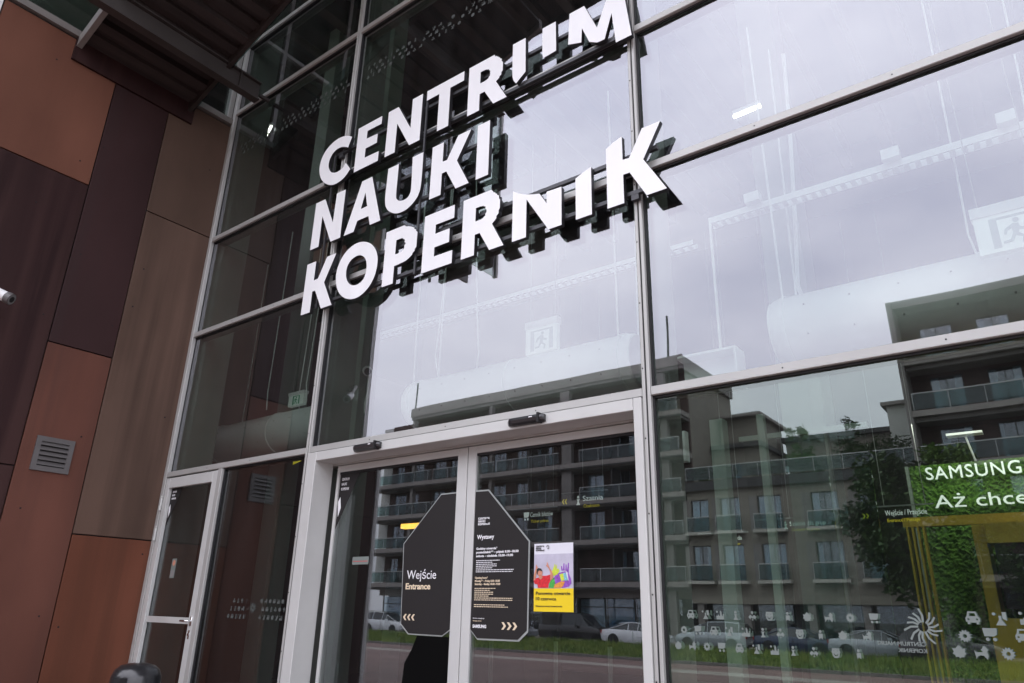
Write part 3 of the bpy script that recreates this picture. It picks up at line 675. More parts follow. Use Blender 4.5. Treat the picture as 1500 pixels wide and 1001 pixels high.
# ================================================================ DOOR SIGNS
def chev(x, z, w, h, d):
    p = [(0, h), (w*.45, h), (w, h/2), (w*.45, 0), (0, 0), (w*.5, h/2)]
    return [[(x+(q[0] if d > 0 else w-q[0]), z+q[1]) for q in p]]
YS = .188
octl = [(-4.101, 2.24), (-3.927, 2.24), (-3.927, 1.205), (-4.013, 1.154), (-4.378, 1.157), (-4.469, 1.227), (-4.5, 1.857)]
es = empty('entrance_sign', (-4.2, YS, 1.15), 'black eight sided sign half reading Wejście Entrance on the left door', 'sign')
flat([octl], YS, .003, 'sign_edge', 'sign_border', es)
ins = lambda P, k, c: [(c[0]+(a-c[0])*k, c[1]+(b-c[1])*k) for a, b in P]
flat([ins(octl, .982, (-3.93, 1.7))], YS-.0035, .003, 'sign_blk', 'sign_face', es)
yt = YS-.0055
text('Wejście', -4.43, 1.575, .068, yt, 'txt_white', 'word', es, width=.325)
text('Entrance', -4.435, 1.497, .045, yt, 'txt_cream', 'word', es, width=.275, bold=.04)
for i in range(3): flat(chev(-4.44+i*.045, 1.262, .038, .046, -1), yt, .0015, 'txt_cream', 'arrow', es)
octr = [(-3.728, 2.238), (-3.598, 2.236), (-3.194, 1.831), (-3.200, 1.212), (-3.279, 1.148), (-3.66, 1.145), (-3.728, 1.205)]
hs = empty('opening_hours_sign', (-3.5, YS, 1.15), 'black eight sided sign half headed Wystawy listing opening hours on the right door', 'sign')
flat([octr], YS, .003, 'sign_edge', 'sign_border', hs)
flat([ins(octr, .978, (-3.727, 1.7))], YS-.0035, .003, 'sign_blk', 'sign_face', hs)
logo(-3.69, 1.965, .118, yt, 'txt_white', 'logo', hs)
X = -3.695
text('Wystawy', X, 1.862, .031, yt, 'txt_white', 'word', hs, width=.168, bold=.03)
text('Godziny otwarcia*', X-.003, 1.783, .016, yt, 'txt_white', 'word', hs, width=.205, bold=.04)
text('poniedziałek** – piątek 8.00–18.00', X-.003, 1.756, .016, yt, 'txt_white', 'word', hs, width=.405, bold=.04)
text('sobota – niedziela 10.00–19.00', X-.003, 1.729, .016, yt, 'txt_white', 'word', hs, width=.355, bold=.04)
sm = MB(); sm2 = MB()
random.seed(3)
def bars(mb, z, w, x=X):
    a = x
    while a < x+w:
        l = random.uniform(.008, .026); mb.box(a, yt, z, min(a+l, x+w), yt+.001, z+.0055); a += l+.0045
for z, w in ((1.700, .23), (1.6865, .16), (1.673, .20), (1.6595, .20), (1.646, .16), (1.632, .36), (1.6185, .35)): bars(sm, z, w)
for z, w in ((1.500, .20), (1.4865, .15), (1.473, .18), (1.4595, .18), (1.446, .14), (1.432, .36), (1.4185, .36), (1.385, .29), (1.3715, .32)): bars(sm2, z, w, X-.006)
tag(sm.build('small_print', 'txt_white', hs), kind='stuff'); tag(sm2.build('small_print', 'txt_cream', hs), kind='stuff')
text('Opening hours*', X-.006, 1.572, .014, yt, 'txt_cream', 'word', hs, width=.125, bold=.04)
text('Monday** – Friday 8.00–18.00', X-.006, 1.549, .014, yt, 'txt_cream', 'word', hs, width=.24, bold=.04)
text('Saturday – Sunday 10.00–19.00', X-.006, 1.527, .014, yt, 'txt_cream', 'word', hs, width=.245, bold=.04)
text('Partner strategiczny', X-.012, 1.290, .008, yt, 'txt_white', 'word', hs, width=.11)
text('Strategic partner', X-.012, 1.272, .008, yt, 'txt_cream', 'word', hs, width=.085)
text('SAMSUNG', X-.012, 1.228, .021, yt, 'txt_white', 'word', hs, width=.130, bold=.06)
for i in range(3): flat(chev(-3.435+i*.050, 1.222, .042, .050, 1), yt, .0015, 'txt_cream', 'arrow', hs)

# poster
ps = empty('reopening_poster', (-2.99, YS, 1.35), 'white and yellow poster with a person in red raising both arms, on the right door', 'poster')
yp = YS
def pf(pts, m, k, nm='print'): flat([pts], yp-.0008*k, .0007, m, nm, ps)
pf([(-3.153, 1.350), (-2.820, 1.350), (-2.820, 1.808), (-3.153, 1.808)], 'p_wht', 0, 'sheet')
pf([(-3.153, 1.503), (-2.820, 1.503), (-2.820, 1.735), (-3.153, 1.735)], 'p_lav', 1)
pf([(-3.153, 1.350), (-2.820, 1.350), (-2.820, 1.503), (-3.153, 1.503)], 'p_yel', 1)
def pp(pts): return [(-3.153+(a-38)/520*.333, 1.808-(b-60)/905*.458) for a, b in pts]
pf(pp([(300, 540), (330, 490), (370, 460), (450, 440), (500, 470), (530, 540), (535, 600), (500, 640), (440, 655), (300, 655)]), 'p_purple', 2)
for p in ([(405, 430), (400, 370), (412, 370), (425, 430)], [(425, 430), (432, 335), (445, 335), (448, 430)], [(455, 430), (460, 350), (472, 350), (478, 440)], [(475, 450), (492, 330), (505, 330), (500, 470)]): pf(pp(p), 'p_purple', 2)
pf(pp([(305, 560), (320, 500), (350, 480), (385, 480), (395, 560), (330, 600)]), 'p_purple', 3)
pf(pp([(300, 655), (320, 610), (400, 570), (450, 575), (430, 630), (400, 655)]), 'p_orange', 4)
pf(pp([(380, 480), (430, 465), (445, 560), (405, 565)]), 'p_lime', 4)
pf(pp([(430, 465), (465, 455), (490, 560), (445, 560)]), 'p_cyan', 4)
pf(pp([(465, 455), (485, 450), (500, 560), (485, 560)]), 'p_wht', 4)
pf(pp([(285, 480), (280, 420), (292, 425), (302, 380), (310, 382), (314, 340), (324, 345), (326, 400), (336, 350), (345, 355), (345, 410), (365, 400), (380, 430), (360, 475), (310, 500)]), 'p_lime', 3)
pf(pp([(245, 655), (248, 600), (275, 555), (310, 520), (325, 590), (305, 655)]), 'p_green', 5)
pf(pp([(38, 560), (45, 535), (100, 520), (130, 500), (160, 495), (210, 495), (262, 480), (300, 520), (265, 560), (240, 600), (235, 655), (95, 655), (88, 610), (50, 600)]), 'p_red', 5)
pf(pp([(38, 560), (42, 480), (62, 400), (66, 350), (78, 345), (80, 370), (92, 372), (90, 400), (72, 470), (66, 540)]), 'p_skin', 6)
pf(pp([(260, 500), (262, 450), (240, 400), (205, 360), (207, 345), (222, 352), (212, 318), (224, 318), (236, 352), (252, 390), (285, 440), (300, 500), (290, 540), (262, 560)]), 'p_skin', 6)
pf(pp(arc(118, 455, 40, 0, 350, 16)), 'p_skin', 6)
pf(pp([(75, 440), (78, 405), (105, 390), (140, 400), (158, 440), (140, 430), (110, 425), (95, 440), (90, 480), (80, 470)]), 'p_blk', 7)
pf(pp([(110, 490), (150, 485), (158, 520), (130, 545), (108, 525)]), 'p_skin', 6)
logo(-3.137, 1.757, .076, yp-.0045, 'p_blk', 'logo', ps)
fl = [(-3.035, 1.770), (-3.022, 1.770), (-3.022, 1.776)] + arc(-3.032, 1.783, .012, -30, 180, 8) + [(-3.040, 1.783)] + list(reversed(arc(-3.032, 1.783, .008, -30, 180, 8))) + [(-3.026, 1.775), (-3.035, 1.775)]
flat([fl], yp-.0045, .0007, 'p_blk', 'emblem', ps)
text('Ponowne otwarcie', -3.133, 1.461, .021, yp-.0045, 'p_blk', 'word', ps, width=.288, bold=.01)
text('10 czerwca', -3.133, 1.425, .021, yp-.0045, 'p_blk', 'word', ps, width=.172, bold=.01)
text('Eksperymentuj bezpiecznie', -3.133, 1.382, .0095, yp-.0045, 'p_blk', 'word', ps, width=.22, bold=.01)

# ================================================================ FROSTED PICTOGRAMS ON THE GLASS
def circ(cx, cy, r, n=12): return arc(cx, cy, r, 0, 360-360/n, n)
def gear(cx, cy, r0, r1, n):
    return [(cx+(r1 if k % 2 else r0)*math.cos(math.pi*k/n), cy+(r1 if k % 2 else r0)*math.sin(math.pi*k/n)) for k in range(2*n)]
ICON = {
 'car': [[(.0, .18), (.1, .18), (.1, .0), (.28, .0), (.28, .12), (.72, .12), (.72, 0), (.9, 0), (.9, .18), (1, .18), (1, .5), (.9, .6), (.78, .98), (.22, .98), (.1, .6), (0, .5)], [(.3, .85), (.7, .85), (.74, .62), (.26, .62)], circ(.2, .38, .08, 8), circ(.8, .38, .08, 8)],
 'flask': [[(.15, 0), (.85, 0), (.6, .42), (.6, .72), (.42, .72), (.42, .42)], circ(.12, .85, .12, 8), [(.68, .5), (.95, .35), (.95, 1), (.68, 1)]],
 'city': [[(0, 0), (1, 0), (1, .62), (.88, .62), (.88, .4), (.72, .4), (.72, .78), (.6, 1), (.5, .78), (.5, .4), (.36, .4), (.3, .55), (.2, .4), (0, .4)], circ(.1, .85, .12, 8)],
 'pawn': [[(.2, 0), (.8, 0), (.6, .3), (.62, .5), (.78, .62), (.22, .62), (.38, .5), (.4, .3)], circ(.5, .84, .16, 10)],
 'bow': [[(0, .35), (.25, .6), (.5, .38), (.75, .6), (1, .35), (.8, .1), (.62, .3), (.5, .16), (.38, .3), (.2, .1)], circ(.5, .05, .09, 8), [(.5, .6), (.68, .82), (.6, .98), (.4, .98), (.32, .82)]],
 'mask': [[(.1, .95), (.9, .95), (.9, .75), (1, .6), (.9, .45), (.9, .25), (.7, 0), (.3, 0), (.1, .25), (.1, .45), (0, .6), (.1, .75)], [(.22, .45), (.3, .45), (.38, .3), (.62, .3), (.7, .45), (.78, .45), (.65, .18), (.35, .18)], circ(.32, .7, .06, 6), circ(.68, .7, .06, 6)],
 'ribbon': [[(.28, 0), (.5, .18), (.72, 0), (.72, .62), (.28, .62)], circ(.5, .82, .16, 10)],
 'leaf': [[(.5, 0), (.6, .12), (.8, .08), (.82, .25), (1, .35), (.88, .5), (.98, .78), (.75, .72), (.68, .86), (.5, 1), (.36, .84), (.22, .72), (.02, .78), (.12, .5), (0, .35), (.18, .25), (.2, .08), (.4, .12)]],
 'dog': [[(.08, 0), (.2, .22), (.4, .3), (.62, .28), (.85, 0), (.95, .3), (.9, .6), (1, .72), (.8, .98), (.68, 1), (.62, .85), (.48, .72), (.62, .55), (.15, .52), (.02, .7), (.06, .3)]],
 'gear': [gear(.5, .5, .34, .5, 12), circ(.5, .5, .16, 10)],
 'cart': [[(0, .98), (1, .98), (.92, .5), (.72, .36), (.06, .36)], circ(.25, .14, .14, 8), circ(.75, .14, .14, 8)],
 'cactus': [[(.42, 0), (.58, 0), (.58, .35), (.8, .45), (.8, .8), (.68, .8), (.68, .55), (.58, .5), (.58, 1), (.42, 1), (.42, .6), (.3, .62), (.3, .85), (.18, .85), (.18, .5), (.42, .42)]],
}
YI = .0175
def icon(kind, x, z, w, h, parent, m='icon'):
    o = flat([[(x+(a-.5)*w, z+(b-.5)*h) for a, b in lp] for lp in ICON[kind]], YI, .0015, m, 'pictogram', parent)
    if z < 3:      # added copy stands in for the film's reflection in the inner pane
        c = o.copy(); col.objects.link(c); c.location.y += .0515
    return o
def px2x(px): return -1.898+(px-1012)*(1.054/288)
ORD = ['car', 'flask', 'city', 'pawn', 'bow', 'mask', 'ribbon', 'leaf', 'dog', 'gear', 'cart']
ic = empty('window_pictograms', (-1.3, YI, 1.25), 'three rows of small frosted pictograms on the large window right of the doors', 'window sticker')
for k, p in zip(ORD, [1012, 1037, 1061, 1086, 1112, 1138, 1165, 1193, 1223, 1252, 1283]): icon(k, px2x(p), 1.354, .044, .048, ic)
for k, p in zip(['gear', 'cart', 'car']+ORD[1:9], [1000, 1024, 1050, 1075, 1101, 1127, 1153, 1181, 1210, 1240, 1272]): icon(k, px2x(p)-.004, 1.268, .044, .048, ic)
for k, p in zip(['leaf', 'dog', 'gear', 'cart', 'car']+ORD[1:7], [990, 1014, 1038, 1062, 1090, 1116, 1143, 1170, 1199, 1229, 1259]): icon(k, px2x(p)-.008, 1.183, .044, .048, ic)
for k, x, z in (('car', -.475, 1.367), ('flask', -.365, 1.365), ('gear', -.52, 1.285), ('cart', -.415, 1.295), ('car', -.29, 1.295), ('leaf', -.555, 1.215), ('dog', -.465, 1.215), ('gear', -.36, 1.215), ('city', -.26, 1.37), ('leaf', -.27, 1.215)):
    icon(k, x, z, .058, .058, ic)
def starburst(x, z, r, parent, seed):
    rr = random.Random(seed)
    for k in range(14):
        a = k*2*math.pi/14+rr.uniform(-.1, .1); b = a+.35; r0, r1, w = r*.25, r*rr.uniform(.8, 1.05), r*.055
        def P(rd, ang, s): return (x+rd*math.cos(ang)-s*w*math.sin(ang), z+rd*math.sin(ang)+s*w*math.cos(ang))
        flat([[P(r0, a, -1), P((r0+r1)*.5, a+.06, -1), P(r1, b-.1, -1), P(r1, b-.1, 1), P((r0+r1)*.5, a+.06, 1), P(r0, a, 1)]], YI, .0015, 'icon' if parent.location.z < 1.33 and r > .08 else 'icon2', 'spark', parent)
sb = empty('starburst_emblem', (-.69, YI, 1.32), 'pale starburst emblem with mirrored lettering at its left on the right hand window', 'window sticker')
starburst(-.69, 1.320, .085, sb, 4)
text('CENTRUM NAUKI', -.905, 1.232, .018, YI, 'icon', 'lettering', sb, width=.215, mirror=True, bold=.03)
text('KOPERNIK', -.818, 1.202, .018, YI, 'icon', 'lettering', sb, width=.128, mirror=True, bold=.03)

def icon_field(x0, x1, zs, n, w, name, lab, gap=None):
    t = empty(name, ((x0+x1)/2, YI, zs[0]), lab, 'window sticker')
    rr = random.Random(n*7+int(x0*10))
    for r, z in enumerate(zs):
        for i in range(n):
            if gap and gap[0] <= i <= gap[1]: continue
            if rr.random() < .12: continue
            k = rr.choice(list(ICON)); x = x0+(x1-x0)*(i+.5*(r % 2))/n
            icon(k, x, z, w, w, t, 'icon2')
    return t
t = icon_field(-6.64, -5.75, (1.385, 1.315, 1.245), 14, .040, 'window_pictograms', 'faint rows of small pictograms on the glass beside the side door', (5, 7))
starburst(-6.26, 1.325, .05, t, 9)
t = icon_field(-5.45, -2.3, (7.19, 7.12, 7.05), 34, .048, 'window_pictograms', 'tiny rows of pictograms on the dark high glass above the word CENTRUM', (19, 20))
starburst(-3.62, 7.13, .075, t, 11)
icon_field(-8.0, -5.75, (7.19, 7.12, 7.05), 24, .048, 'window_pictograms', 'tiny rows of pictograms on the highest glass of the narrow left bay', (8, 9))
# corner stickers on the doors
def corner(name, x, z, s, y, lab):
    t = empty(name, (x, y, z), lab, 'sticker')
    flat([[(x, z), (x+s*.55, z), (x, z-s)]], y, .001, 'sign_blk', 'film', t)
    for i in range(3): text(['CENTRUM', 'NAUKI', 'KOPERNIK'][i], x+s*.06, z-s*(.12+.09*i), s*.05, y-.0012, 'txt_white', 'lettering', t, width=s*[.2, .14, .22][i])
    flat([[(x+s*.06, z-s*.42), (x+s*.1, z-s*.62), (x+s*.04, z-s*.78), (x+s*.01, z-s*.5)]], y-.0012, .001, 'txt_white', 'mark', t)
corner('corner_sticker', -8.143, 2.575, .42, .0205, 'black corner sticker with white print at the top left of the side door glass')
corner('corner_sticker', -5.41, 2.515, .50, .1935, 'black corner sticker at the top left of the left sliding door')
t = empty('notice_sticker', (-5.05, .19, 1.73), 'small pale notice sticker on the left sliding door near its left edge', 'sticker')
flat([[(-5.13, 1.70), (-4.92, 1.70), (-4.92, 1.765), (-5.13, 1.765)]], .1935, .001, 'icon', 'film', t)
flat([[(-5.12, 1.725), (-4.93, 1.725), (-4.93, 1.729), (-5.12, 1.729)]], .192, .001, 'p_red', 'line', t)
t = empty('notice_sticker', (-7.8, .02, 1.72), 'small pink and grey notice on the side door glass', 'sticker')
flat([[(-7.86, 1.60), (-7.77, 1.60), (-7.77, 1.80), (-7.86, 1.80)]], .0203, .001, 'icon', 'film', t)
flat([gear(-7.815, 1.755, .025, .032, 8)], .0190, .001, 'p_skin', 'symbol', t)
flat([[(-7.85, 1.615), (-7.78, 1.615), (-7.78, 1.68), (-7.85, 1.68)]], .0190, .001, 'grey', 'symbol', t)

# ================================================================ INTERIOR
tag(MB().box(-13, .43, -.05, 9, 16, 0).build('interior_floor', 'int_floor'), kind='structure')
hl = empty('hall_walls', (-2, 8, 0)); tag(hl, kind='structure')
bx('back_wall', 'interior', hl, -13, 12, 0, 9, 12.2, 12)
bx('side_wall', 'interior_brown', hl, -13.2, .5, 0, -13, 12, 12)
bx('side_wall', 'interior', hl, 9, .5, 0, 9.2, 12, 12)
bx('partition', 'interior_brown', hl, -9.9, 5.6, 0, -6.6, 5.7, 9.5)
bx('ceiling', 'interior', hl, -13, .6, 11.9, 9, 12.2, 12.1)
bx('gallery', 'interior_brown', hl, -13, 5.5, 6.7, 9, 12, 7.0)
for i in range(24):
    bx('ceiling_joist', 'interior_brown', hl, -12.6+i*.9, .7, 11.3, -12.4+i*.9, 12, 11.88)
for (x, y, w) in ((-6.4, 1.15, .24), (-1.98, .9, .10), (-1.66, .9, .05), (-2.4, 5.0, .5), (-9.2, 2.2, .3), (3.4, 2.0, .4)):
    t = empty('column', (x, y, 0), {-6.4: 'grey column behind the left sliding door', -1.98: 'pale post just inside the right window beside the door mullion', -1.66: 'thin pale post inside the right window, second from the mullion', -2.4: 'thick column deep in the hall', -9.2: 'column behind the side door', 3.4: 'thick column at the right end of the hall'}[x], 'column')
    bx('shaft', 'int_col', t, x-w/2, y-w/2, 0, x+w/2, y+w/2, 11.5 if w > .2 else 2.72)
    bx('base', 'grey', t, x-w/2-.02, y-w/2-.02, 0, x+w/2+.02, y+w/2+.02, .1)
# pale curtain-like partition panels seen through the right window
gpn = empty('glass_screen', (-1.5, 1.6, 0), 'pale green glass screens standing inside the right hand window', 'screen')
for x0, x1 in ((-2.05, -1.78), (-1.74, -1.42), (-1.38, -1.12)):
    bx('screen_panel', 'glass_rail', gpn, x0, 1.6, .05, x1, 1.62, 2.70)
bx('top_rail', 'int_col', gpn, -2.08, 1.58, 2.70, -1.1, 1.64, 2.74)

def duct(x0, x1, lab):
    t = empty('air_curtain_duct', ((x0+x1)/2, 1.55, 3.56), lab, 'duct', 'white air ducts hanging behind the glass')
    m = MB(); r = .28; n = 28; st = [(x0, r*.90), (x0+.03, r*.97), (x0+.07, r), (x1-.07, r), (x1-.03, r*.97), (x1, r*.90)]
    vs = []; fs = []
    for x, q in st: vs += [(x, 1.55+q*math.cos(2*math.pi*i/n), 3.56+q*math.sin(2*math.pi*i/n)) for i in range(n)]
    for a in range(len(st)-1):
        for i in range(n): fs.append((a*n+i, a*n+(i+1) % n, (a+1)*n+(i+1) % n, (a+1)*n+i))
    fs += [tuple(range(n)), tuple(range(len(st)*n-1, (len(st)-1)*n-1, -1))]
    m.add(vs, fs).build('casing', 'duct', t, smooth=True)
    for x in (x0+.10, (x0+x1)/2, x1-.14):
        MB().cyl((x, 1.55, 3.56), (x+.035, 1.55, 3.56), r+.012, 28).build('band', 'duct', t, smooth=False)
    for x in (x0+.12, x1-.14):
        for dy in (-.2, .2): MB().cyl((x+.01, 1.55+dy, 3.7), (x+.01+(.04 if dy > 0 else -.03), 1.55+dy, 6.6), .009, 6).build('hanger', 'duct', t)
    s = MB()
    for i in range(8):
        for z in (3.42, 3.66):
            yy = 1.55-math.sqrt(max(0, r*r-(z-3.56)**2))
            s.cyl((x0+.3+i*(x1-x0-.6)/7, yy-.004, z), (x0+.3+i*(x1-x0-.6)/7, yy+.02, z), .008, 6)
    tag(s.build('screws', 'grey', t), kind='stuff')
duct(-9.9, -6.95, 'white round ended air duct behind the glass of the left bay')
duct(-5.85, -2.92, 'white air duct behind the glass directly above the sliding doors')
duct(-1.66, 1.3, 'large white air duct behind the glass above the right window')
t = empty('cable_box', (-2.1, 1.2, 3.2), 'open white sheet metal box beside the end of the right air duct', 'box')
bx('box_back', 'duct', t, -2.45, 1.42, 3.10, -1.92, 1.45, 3.42)
bx('flange', 'duct', t, -2.45, 1.25, 3.40, -1.92, 1.42, 3.42); bx('flange', 'duct', t, -1.94, 1.25, 3.10, -1.92, 1.42, 3.40); bx('flange', 'duct', t, -2.45, 1.25, 3.10, -1.94, 1.42, 3.12)

# perforated cable tray
ct = empty('cable_tray', (-.5, 1.5, 4.77), 'white perforated cable tray running behind the right hand glass', 'cable tray')
for s in (0, .115): bx('side_rail', 'duct', ct, -2.15, 1.5+s, 4.74, 3.0, 1.505+s, 4.80)
for i in range(64): bx('rung', 'duct', ct, -2.13+i*.08, 1.505, 4.745, -2.09+i*.08, 1.613, 4.752)
for x in (-1.78, -.66, .12): bx('junction_box', 'duct', ct, x, 1.42, 4.79, x+.13, 1.52, 4.88)
bx('drop_conduit', 'duct', ct, -2.15, 1.5, 3.45, -2.13, 1.52, 4.74)
ct2 = empty('cable_tray', (-4.2, 2.2, 5.0), 'white cable tray behind the glass of the middle bay', 'cable tray')
for s in (0, .115): bx('side_rail', 'duct', ct2, -7.6, 2.2+s, 4.98, -2.6, 2.205+s, 5.03)
for i in range(50): bx('rung', 'duct', ct2, -7.58+i*.1, 2.205, 4.985, -7.54+i*.1, 2.313, 4.992)
rr = random.Random(5)
for i, (x, y) in enumerate([(-8.5, 1.3), (-8.05, 1.5), (-7.7, 1.35), (-7.35, 1.6), (-6.95, 1.4), (-5.5, 1.5), (-5.1, 1.7), (-2.75, 1.5), (-1.5, 1.9), (-.2, 1.7), (.3, 2.0)]):
    t = empty('hanging_cable', (x, y, 5), ['thin pale cable hanging in the left bay, leftmost', 'second thin cable hanging in the left bay', 'third thin cable hanging in the left bay', 'fourth thin cable hanging in the left bay', 'thin cable hanging in the left bay beside the mullion', 'thin cable left of the middle duct end', 'thin cable over the left end of the middle duct', 'curved white cable at the right end of the middle duct', 'thin cable behind the right glass beside the duct end', 'thin cable behind the right glass near the junction box', 'thin cable at the right picture edge'][i], 'cable', 'cables hanging behind the glass')
    a = rr.uniform(-.12, .12)
    MB().tube([(x+a, y, 6.6), (x+a*.6, y, 5.6), (x, y, 4.6), (x-a*.4, y, 4.1), (x+(.14 if i == 7 else .02), y, 3.85)], .008 if i not in (8,) else .02, 6).build('cable', 'duct', t)

# emergency exit signs
def exit_sign(x, y, z, w, h, lit, lab):
    t = empty('exit_sign', (x+w/2, y, z), lab, 'exit sign')
    bx('housing', 'exit_w', t, x, y, z, x+w, y+.06, z+h)
    bx('lamp_strip', 'white', t, x-.01, y-.01, z+h, x+w+.01, y+.07, z+h*1.28)
    m = 'exit_g' if lit else 'exit_gr'
    cx = x+w*.52; s = h*.8; z0 = z+h*.1
    for a, b in ((-.62, -.42), (.42, .62)): flat([[(cx+a*s, z0), (cx+b*s, z0), (cx+b*s, z0+s), (cx+a*s, z0+s)]], y-.002, .002, m, 'door_symbol', t)
    flat([[(cx-.42*s, z0+.92*s), (cx+.42*s, z0+.92*s), (cx+.42*s, z0+s), (cx-.42*s, z0+s)]], y-.002, .002, m, 'door_symbol', t)
    q = lambda P: [(cx+a*s, z0+b*s) for a, b in P]
    flat([q(circ(.05, .80, .085, 10))], y-.003, .002, m, 'running_figure', t)
    flat([q([(-.05, .70), (.10, .68), (.12, .55), (.30, .48), (.28, .42), (.08, .46), (.06, .36), (.22, .22), (.18, .02), (.10, .03), (.13, .20), (-.02, .30), (-.12, .12), (-.36, .10), (-.36, .17), (-.17, .20), (-.08, .38), (-.08, .55), (-.20, .50), (-.24, .38), (-.31, .40), (-.26, .57)])], y-.004, .002, m, 'running_figure', t)
    for a in (.1, .9): MB().cyl((x+w*a, y+.03, z+h*1.28), (x+w*a, y+.03, 6.6), .004, 6).build('wire', 'grey', t)
exit_sign(-4.31, 1.6, 3.90, .40, .29, False, 'grey exit sign with running figure above the middle air duct')
exit_sign(-.15, 1.0, 3.60, .42, .27, False, 'large grey exit sign with running figure at the right picture edge')
exit_sign(-8.15, 1.4, 3.86, .32, .15, True, 'small green exit sign hanging in the left bay')

# lit fittings
def tube(x0, y, z, x1, z1, lab, y1=None):
    t = empty('strip_light', (x0, y, z), lab, 'lamp')
    MB().cyl((x0, y, z), (x1, y1 or y, z1), .02, 10).build('tube', 'tube', t)
    MB().cyl((x0, y, z+.05), (x1, y1 or y, z1+.05), .035, 8).build('fitting', 'white', t)
tube(-2.3, 3.0, 6.95, -1.97, 6.96, 'lit strip light behind the upper right glass')
tube(-10.63, 1.8, 9.43, -10.25, 9.55, 'bright strip light behind the upper glass of the left bay', 1.7)
for (x, y, z, w, m, lab) in ((-8.5, 4, 2.53, .42, 'warm', 'long orange lit lamp behind the left sliding door, highest of three'), (-8.4, 4, 2.20, .25, 'gold', 'yellow lit lamp below the long orange one'), (-8.3, 4, 1.82, .20, 'warm', 'small orange lamp behind the left door, lowest of three')):
    t = empty('pendant_lamp', (x, y, z), lab, 'lamp'); bx('shade', m, t, x, y, z, x+w, y+.1, z+.07); bx('holder', 'dark', t, x+.02, y+.02, z+.07, x+w-.02, y+.08, z+.12)
# small interior security camera behind the middle bay glass
t = empty('indoor_camera', (-6.0, 1.1, 3.85), 'small pale camera on a bracket just inside the middle bay glass', 'camera')
MB().cyl((-6.25, 1.1, 3.95), (-6.0, .9, 3.84), .055, 14).build('housing', 'white', t); MB().cyl((-6.0, .9, 3.84), (-5.985, .888, 3.833), .04, 14).build('lens', 'dark', t)
MB().tube([(-6.2, 1.1, 3.95), (-6.25, 1.15, 3.7), (-6.3, 1.15, 3.45)], .022).build('bracket', 'white', t)

# ways and signs hanging in the hall (white Polish line, yellow English line)
def way(x, y, z, s1, s2, w, h, lab, pict=None, arrow=0, cat='sign'):
    t = empty('wayfinding_sign', (x, y, z), lab, cat)
    bx('hanging_rail', 'grey', t, x-(.30 if pict else .1), y+.003, z+h*1.7, x+w+.06, y+.012, z+h*1.7+.012)
    for q in (x, x+w): MB().cyl((q, y+.008, z+h*1.7), (q, y+.008, 5.2), .003, 5).build('wire', 'grey', t)
    text(s1, x, z, h, y, 'txt_glow', 'word', t, width=w)
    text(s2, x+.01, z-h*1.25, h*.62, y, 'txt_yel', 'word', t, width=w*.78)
    if pict: flat([[(x+(a-1.2)*h*1.5, z-h*.7+b*h*1.8) for a, b in lp] for lp in ICON[pict]], y, .002, 'txt_glow', 'pictogram', t)
    if arrow:
        for i in range(2): flat(chev(x-h*4.2-i*h*.62 if arrow < 0 else x-h*4.2+i*h*.62, z-h*.35, h*.6, h*1.0, arrow), y, .002, 'txt_yel', 'arrow', t)
way(-4.49, 3.0, 2.56, 'Szatnia', 'Cloakroom', .27, .060, 'hanging sign reading Szatnia Cloakroom with a yellow arrow pointing left', 'pawn', -1)
way(-5.24, 3.0, 2.42, 'Cennik biletów', 'Ticket prices', .33, .055, 'hanging sign reading Cennik biletów above the poster', 'cart')
way(-1.99, 2.4, 2.10, 'Szatnia dla grup', 'Cloakroom for groups', .30, .036, 'small sign reading Szatnia dla grup behind the right window', 'pawn', -1)
way(-2.55, 2.4, 2.00, 'Winda', 'Elevator', .12, .036, 'tiny sign beside the group cloakroom sign', 'flask')
way(-1.33, 3.0, 2.215, 'Wejście / Przejście', 'Entrance / Passage', .33, .045, 'sign with a yellow arrow pointing right beside the green wall', None, 1)
t = empty('arrow_sign', (-8.0, .9, 3.0), 'yellow arrow and pale pictogram at the top of the side light', 'sign')
flat([[(-7.17, 2.90), (-7.02, 2.93), (-7.02, 2.98), (-7.06, 2.96), (-7.17, 2.94)]], .9, .003, 'txt_yel', 'arrow', t)
flat([[(-6.93, 2.90), (-6.87, 2.96), (-6.82, 2.90), (-6.82, 3.02), (-6.93, 3.02)], [(-6.79, 2.90), (-6.68, 2.90), (-6.72, 2.96), (-6.68, 3.02), (-6.79, 3.02), (-6.75, 2.96)]], .9, .003, 'txt_glow', 'pictogram', t)
t = empty('arrow_sign', (-6.9, 1.6, 2.6), 'two yellow arrows pointing up behind the left sliding door', 'sign')
for i in range(2): flat([[(-6.74, 2.55+i*.08), (-6.68, 2.62+i*.08), (-6.62, 2.55+i*.08), (-6.62, 2.60+i*.08), (-6.68, 2.67+i*.08), (-6.74, 2.60+i*.08)]], 1.5, .003, 'txt_yel', 'arrow', t)

# lockers, desk and queue posts
for i in range(5):
    t = empty('locker', (-8.3+i*.42, 3.6, 0), ['grey locker, leftmost of the row behind the left door', 'grey locker, second from left behind the left door', 'blue locker in the middle of the row', 'grey locker, fourth of the row', 'grey locker, rightmost of the row'][i], 'locker', 'lockers in the hall')
    x = -8.3+i*.42
    bx('carcass', 'locker_b' if i == 2 else 'locker', t, x, 3.6, 0, x+.40, 4.0, 1.9)
    for k in range(3): bx('locker_door', 'locker_b' if i == 2 else 'locker', t, x+.01, 3.585, .05+k*.62, x+.39, 3.599, .64+k*.62); bx('latch', 'dark', t, x+.34, 3.575, .34+k*.62, x+.36, 3.584, .40+k*.62)
t = empty('reception_desk', (-5.2, 2.2, 0), 'black reception desk below the left half sign', 'desk')
bx('front', 'dark', t, -6.3, 2.0, 0, -5.0, 2.6, 1.05); bx('desk_top', 'black', t, -6.33, 1.97, 1.05, -4.97, 2.63, 1.09)
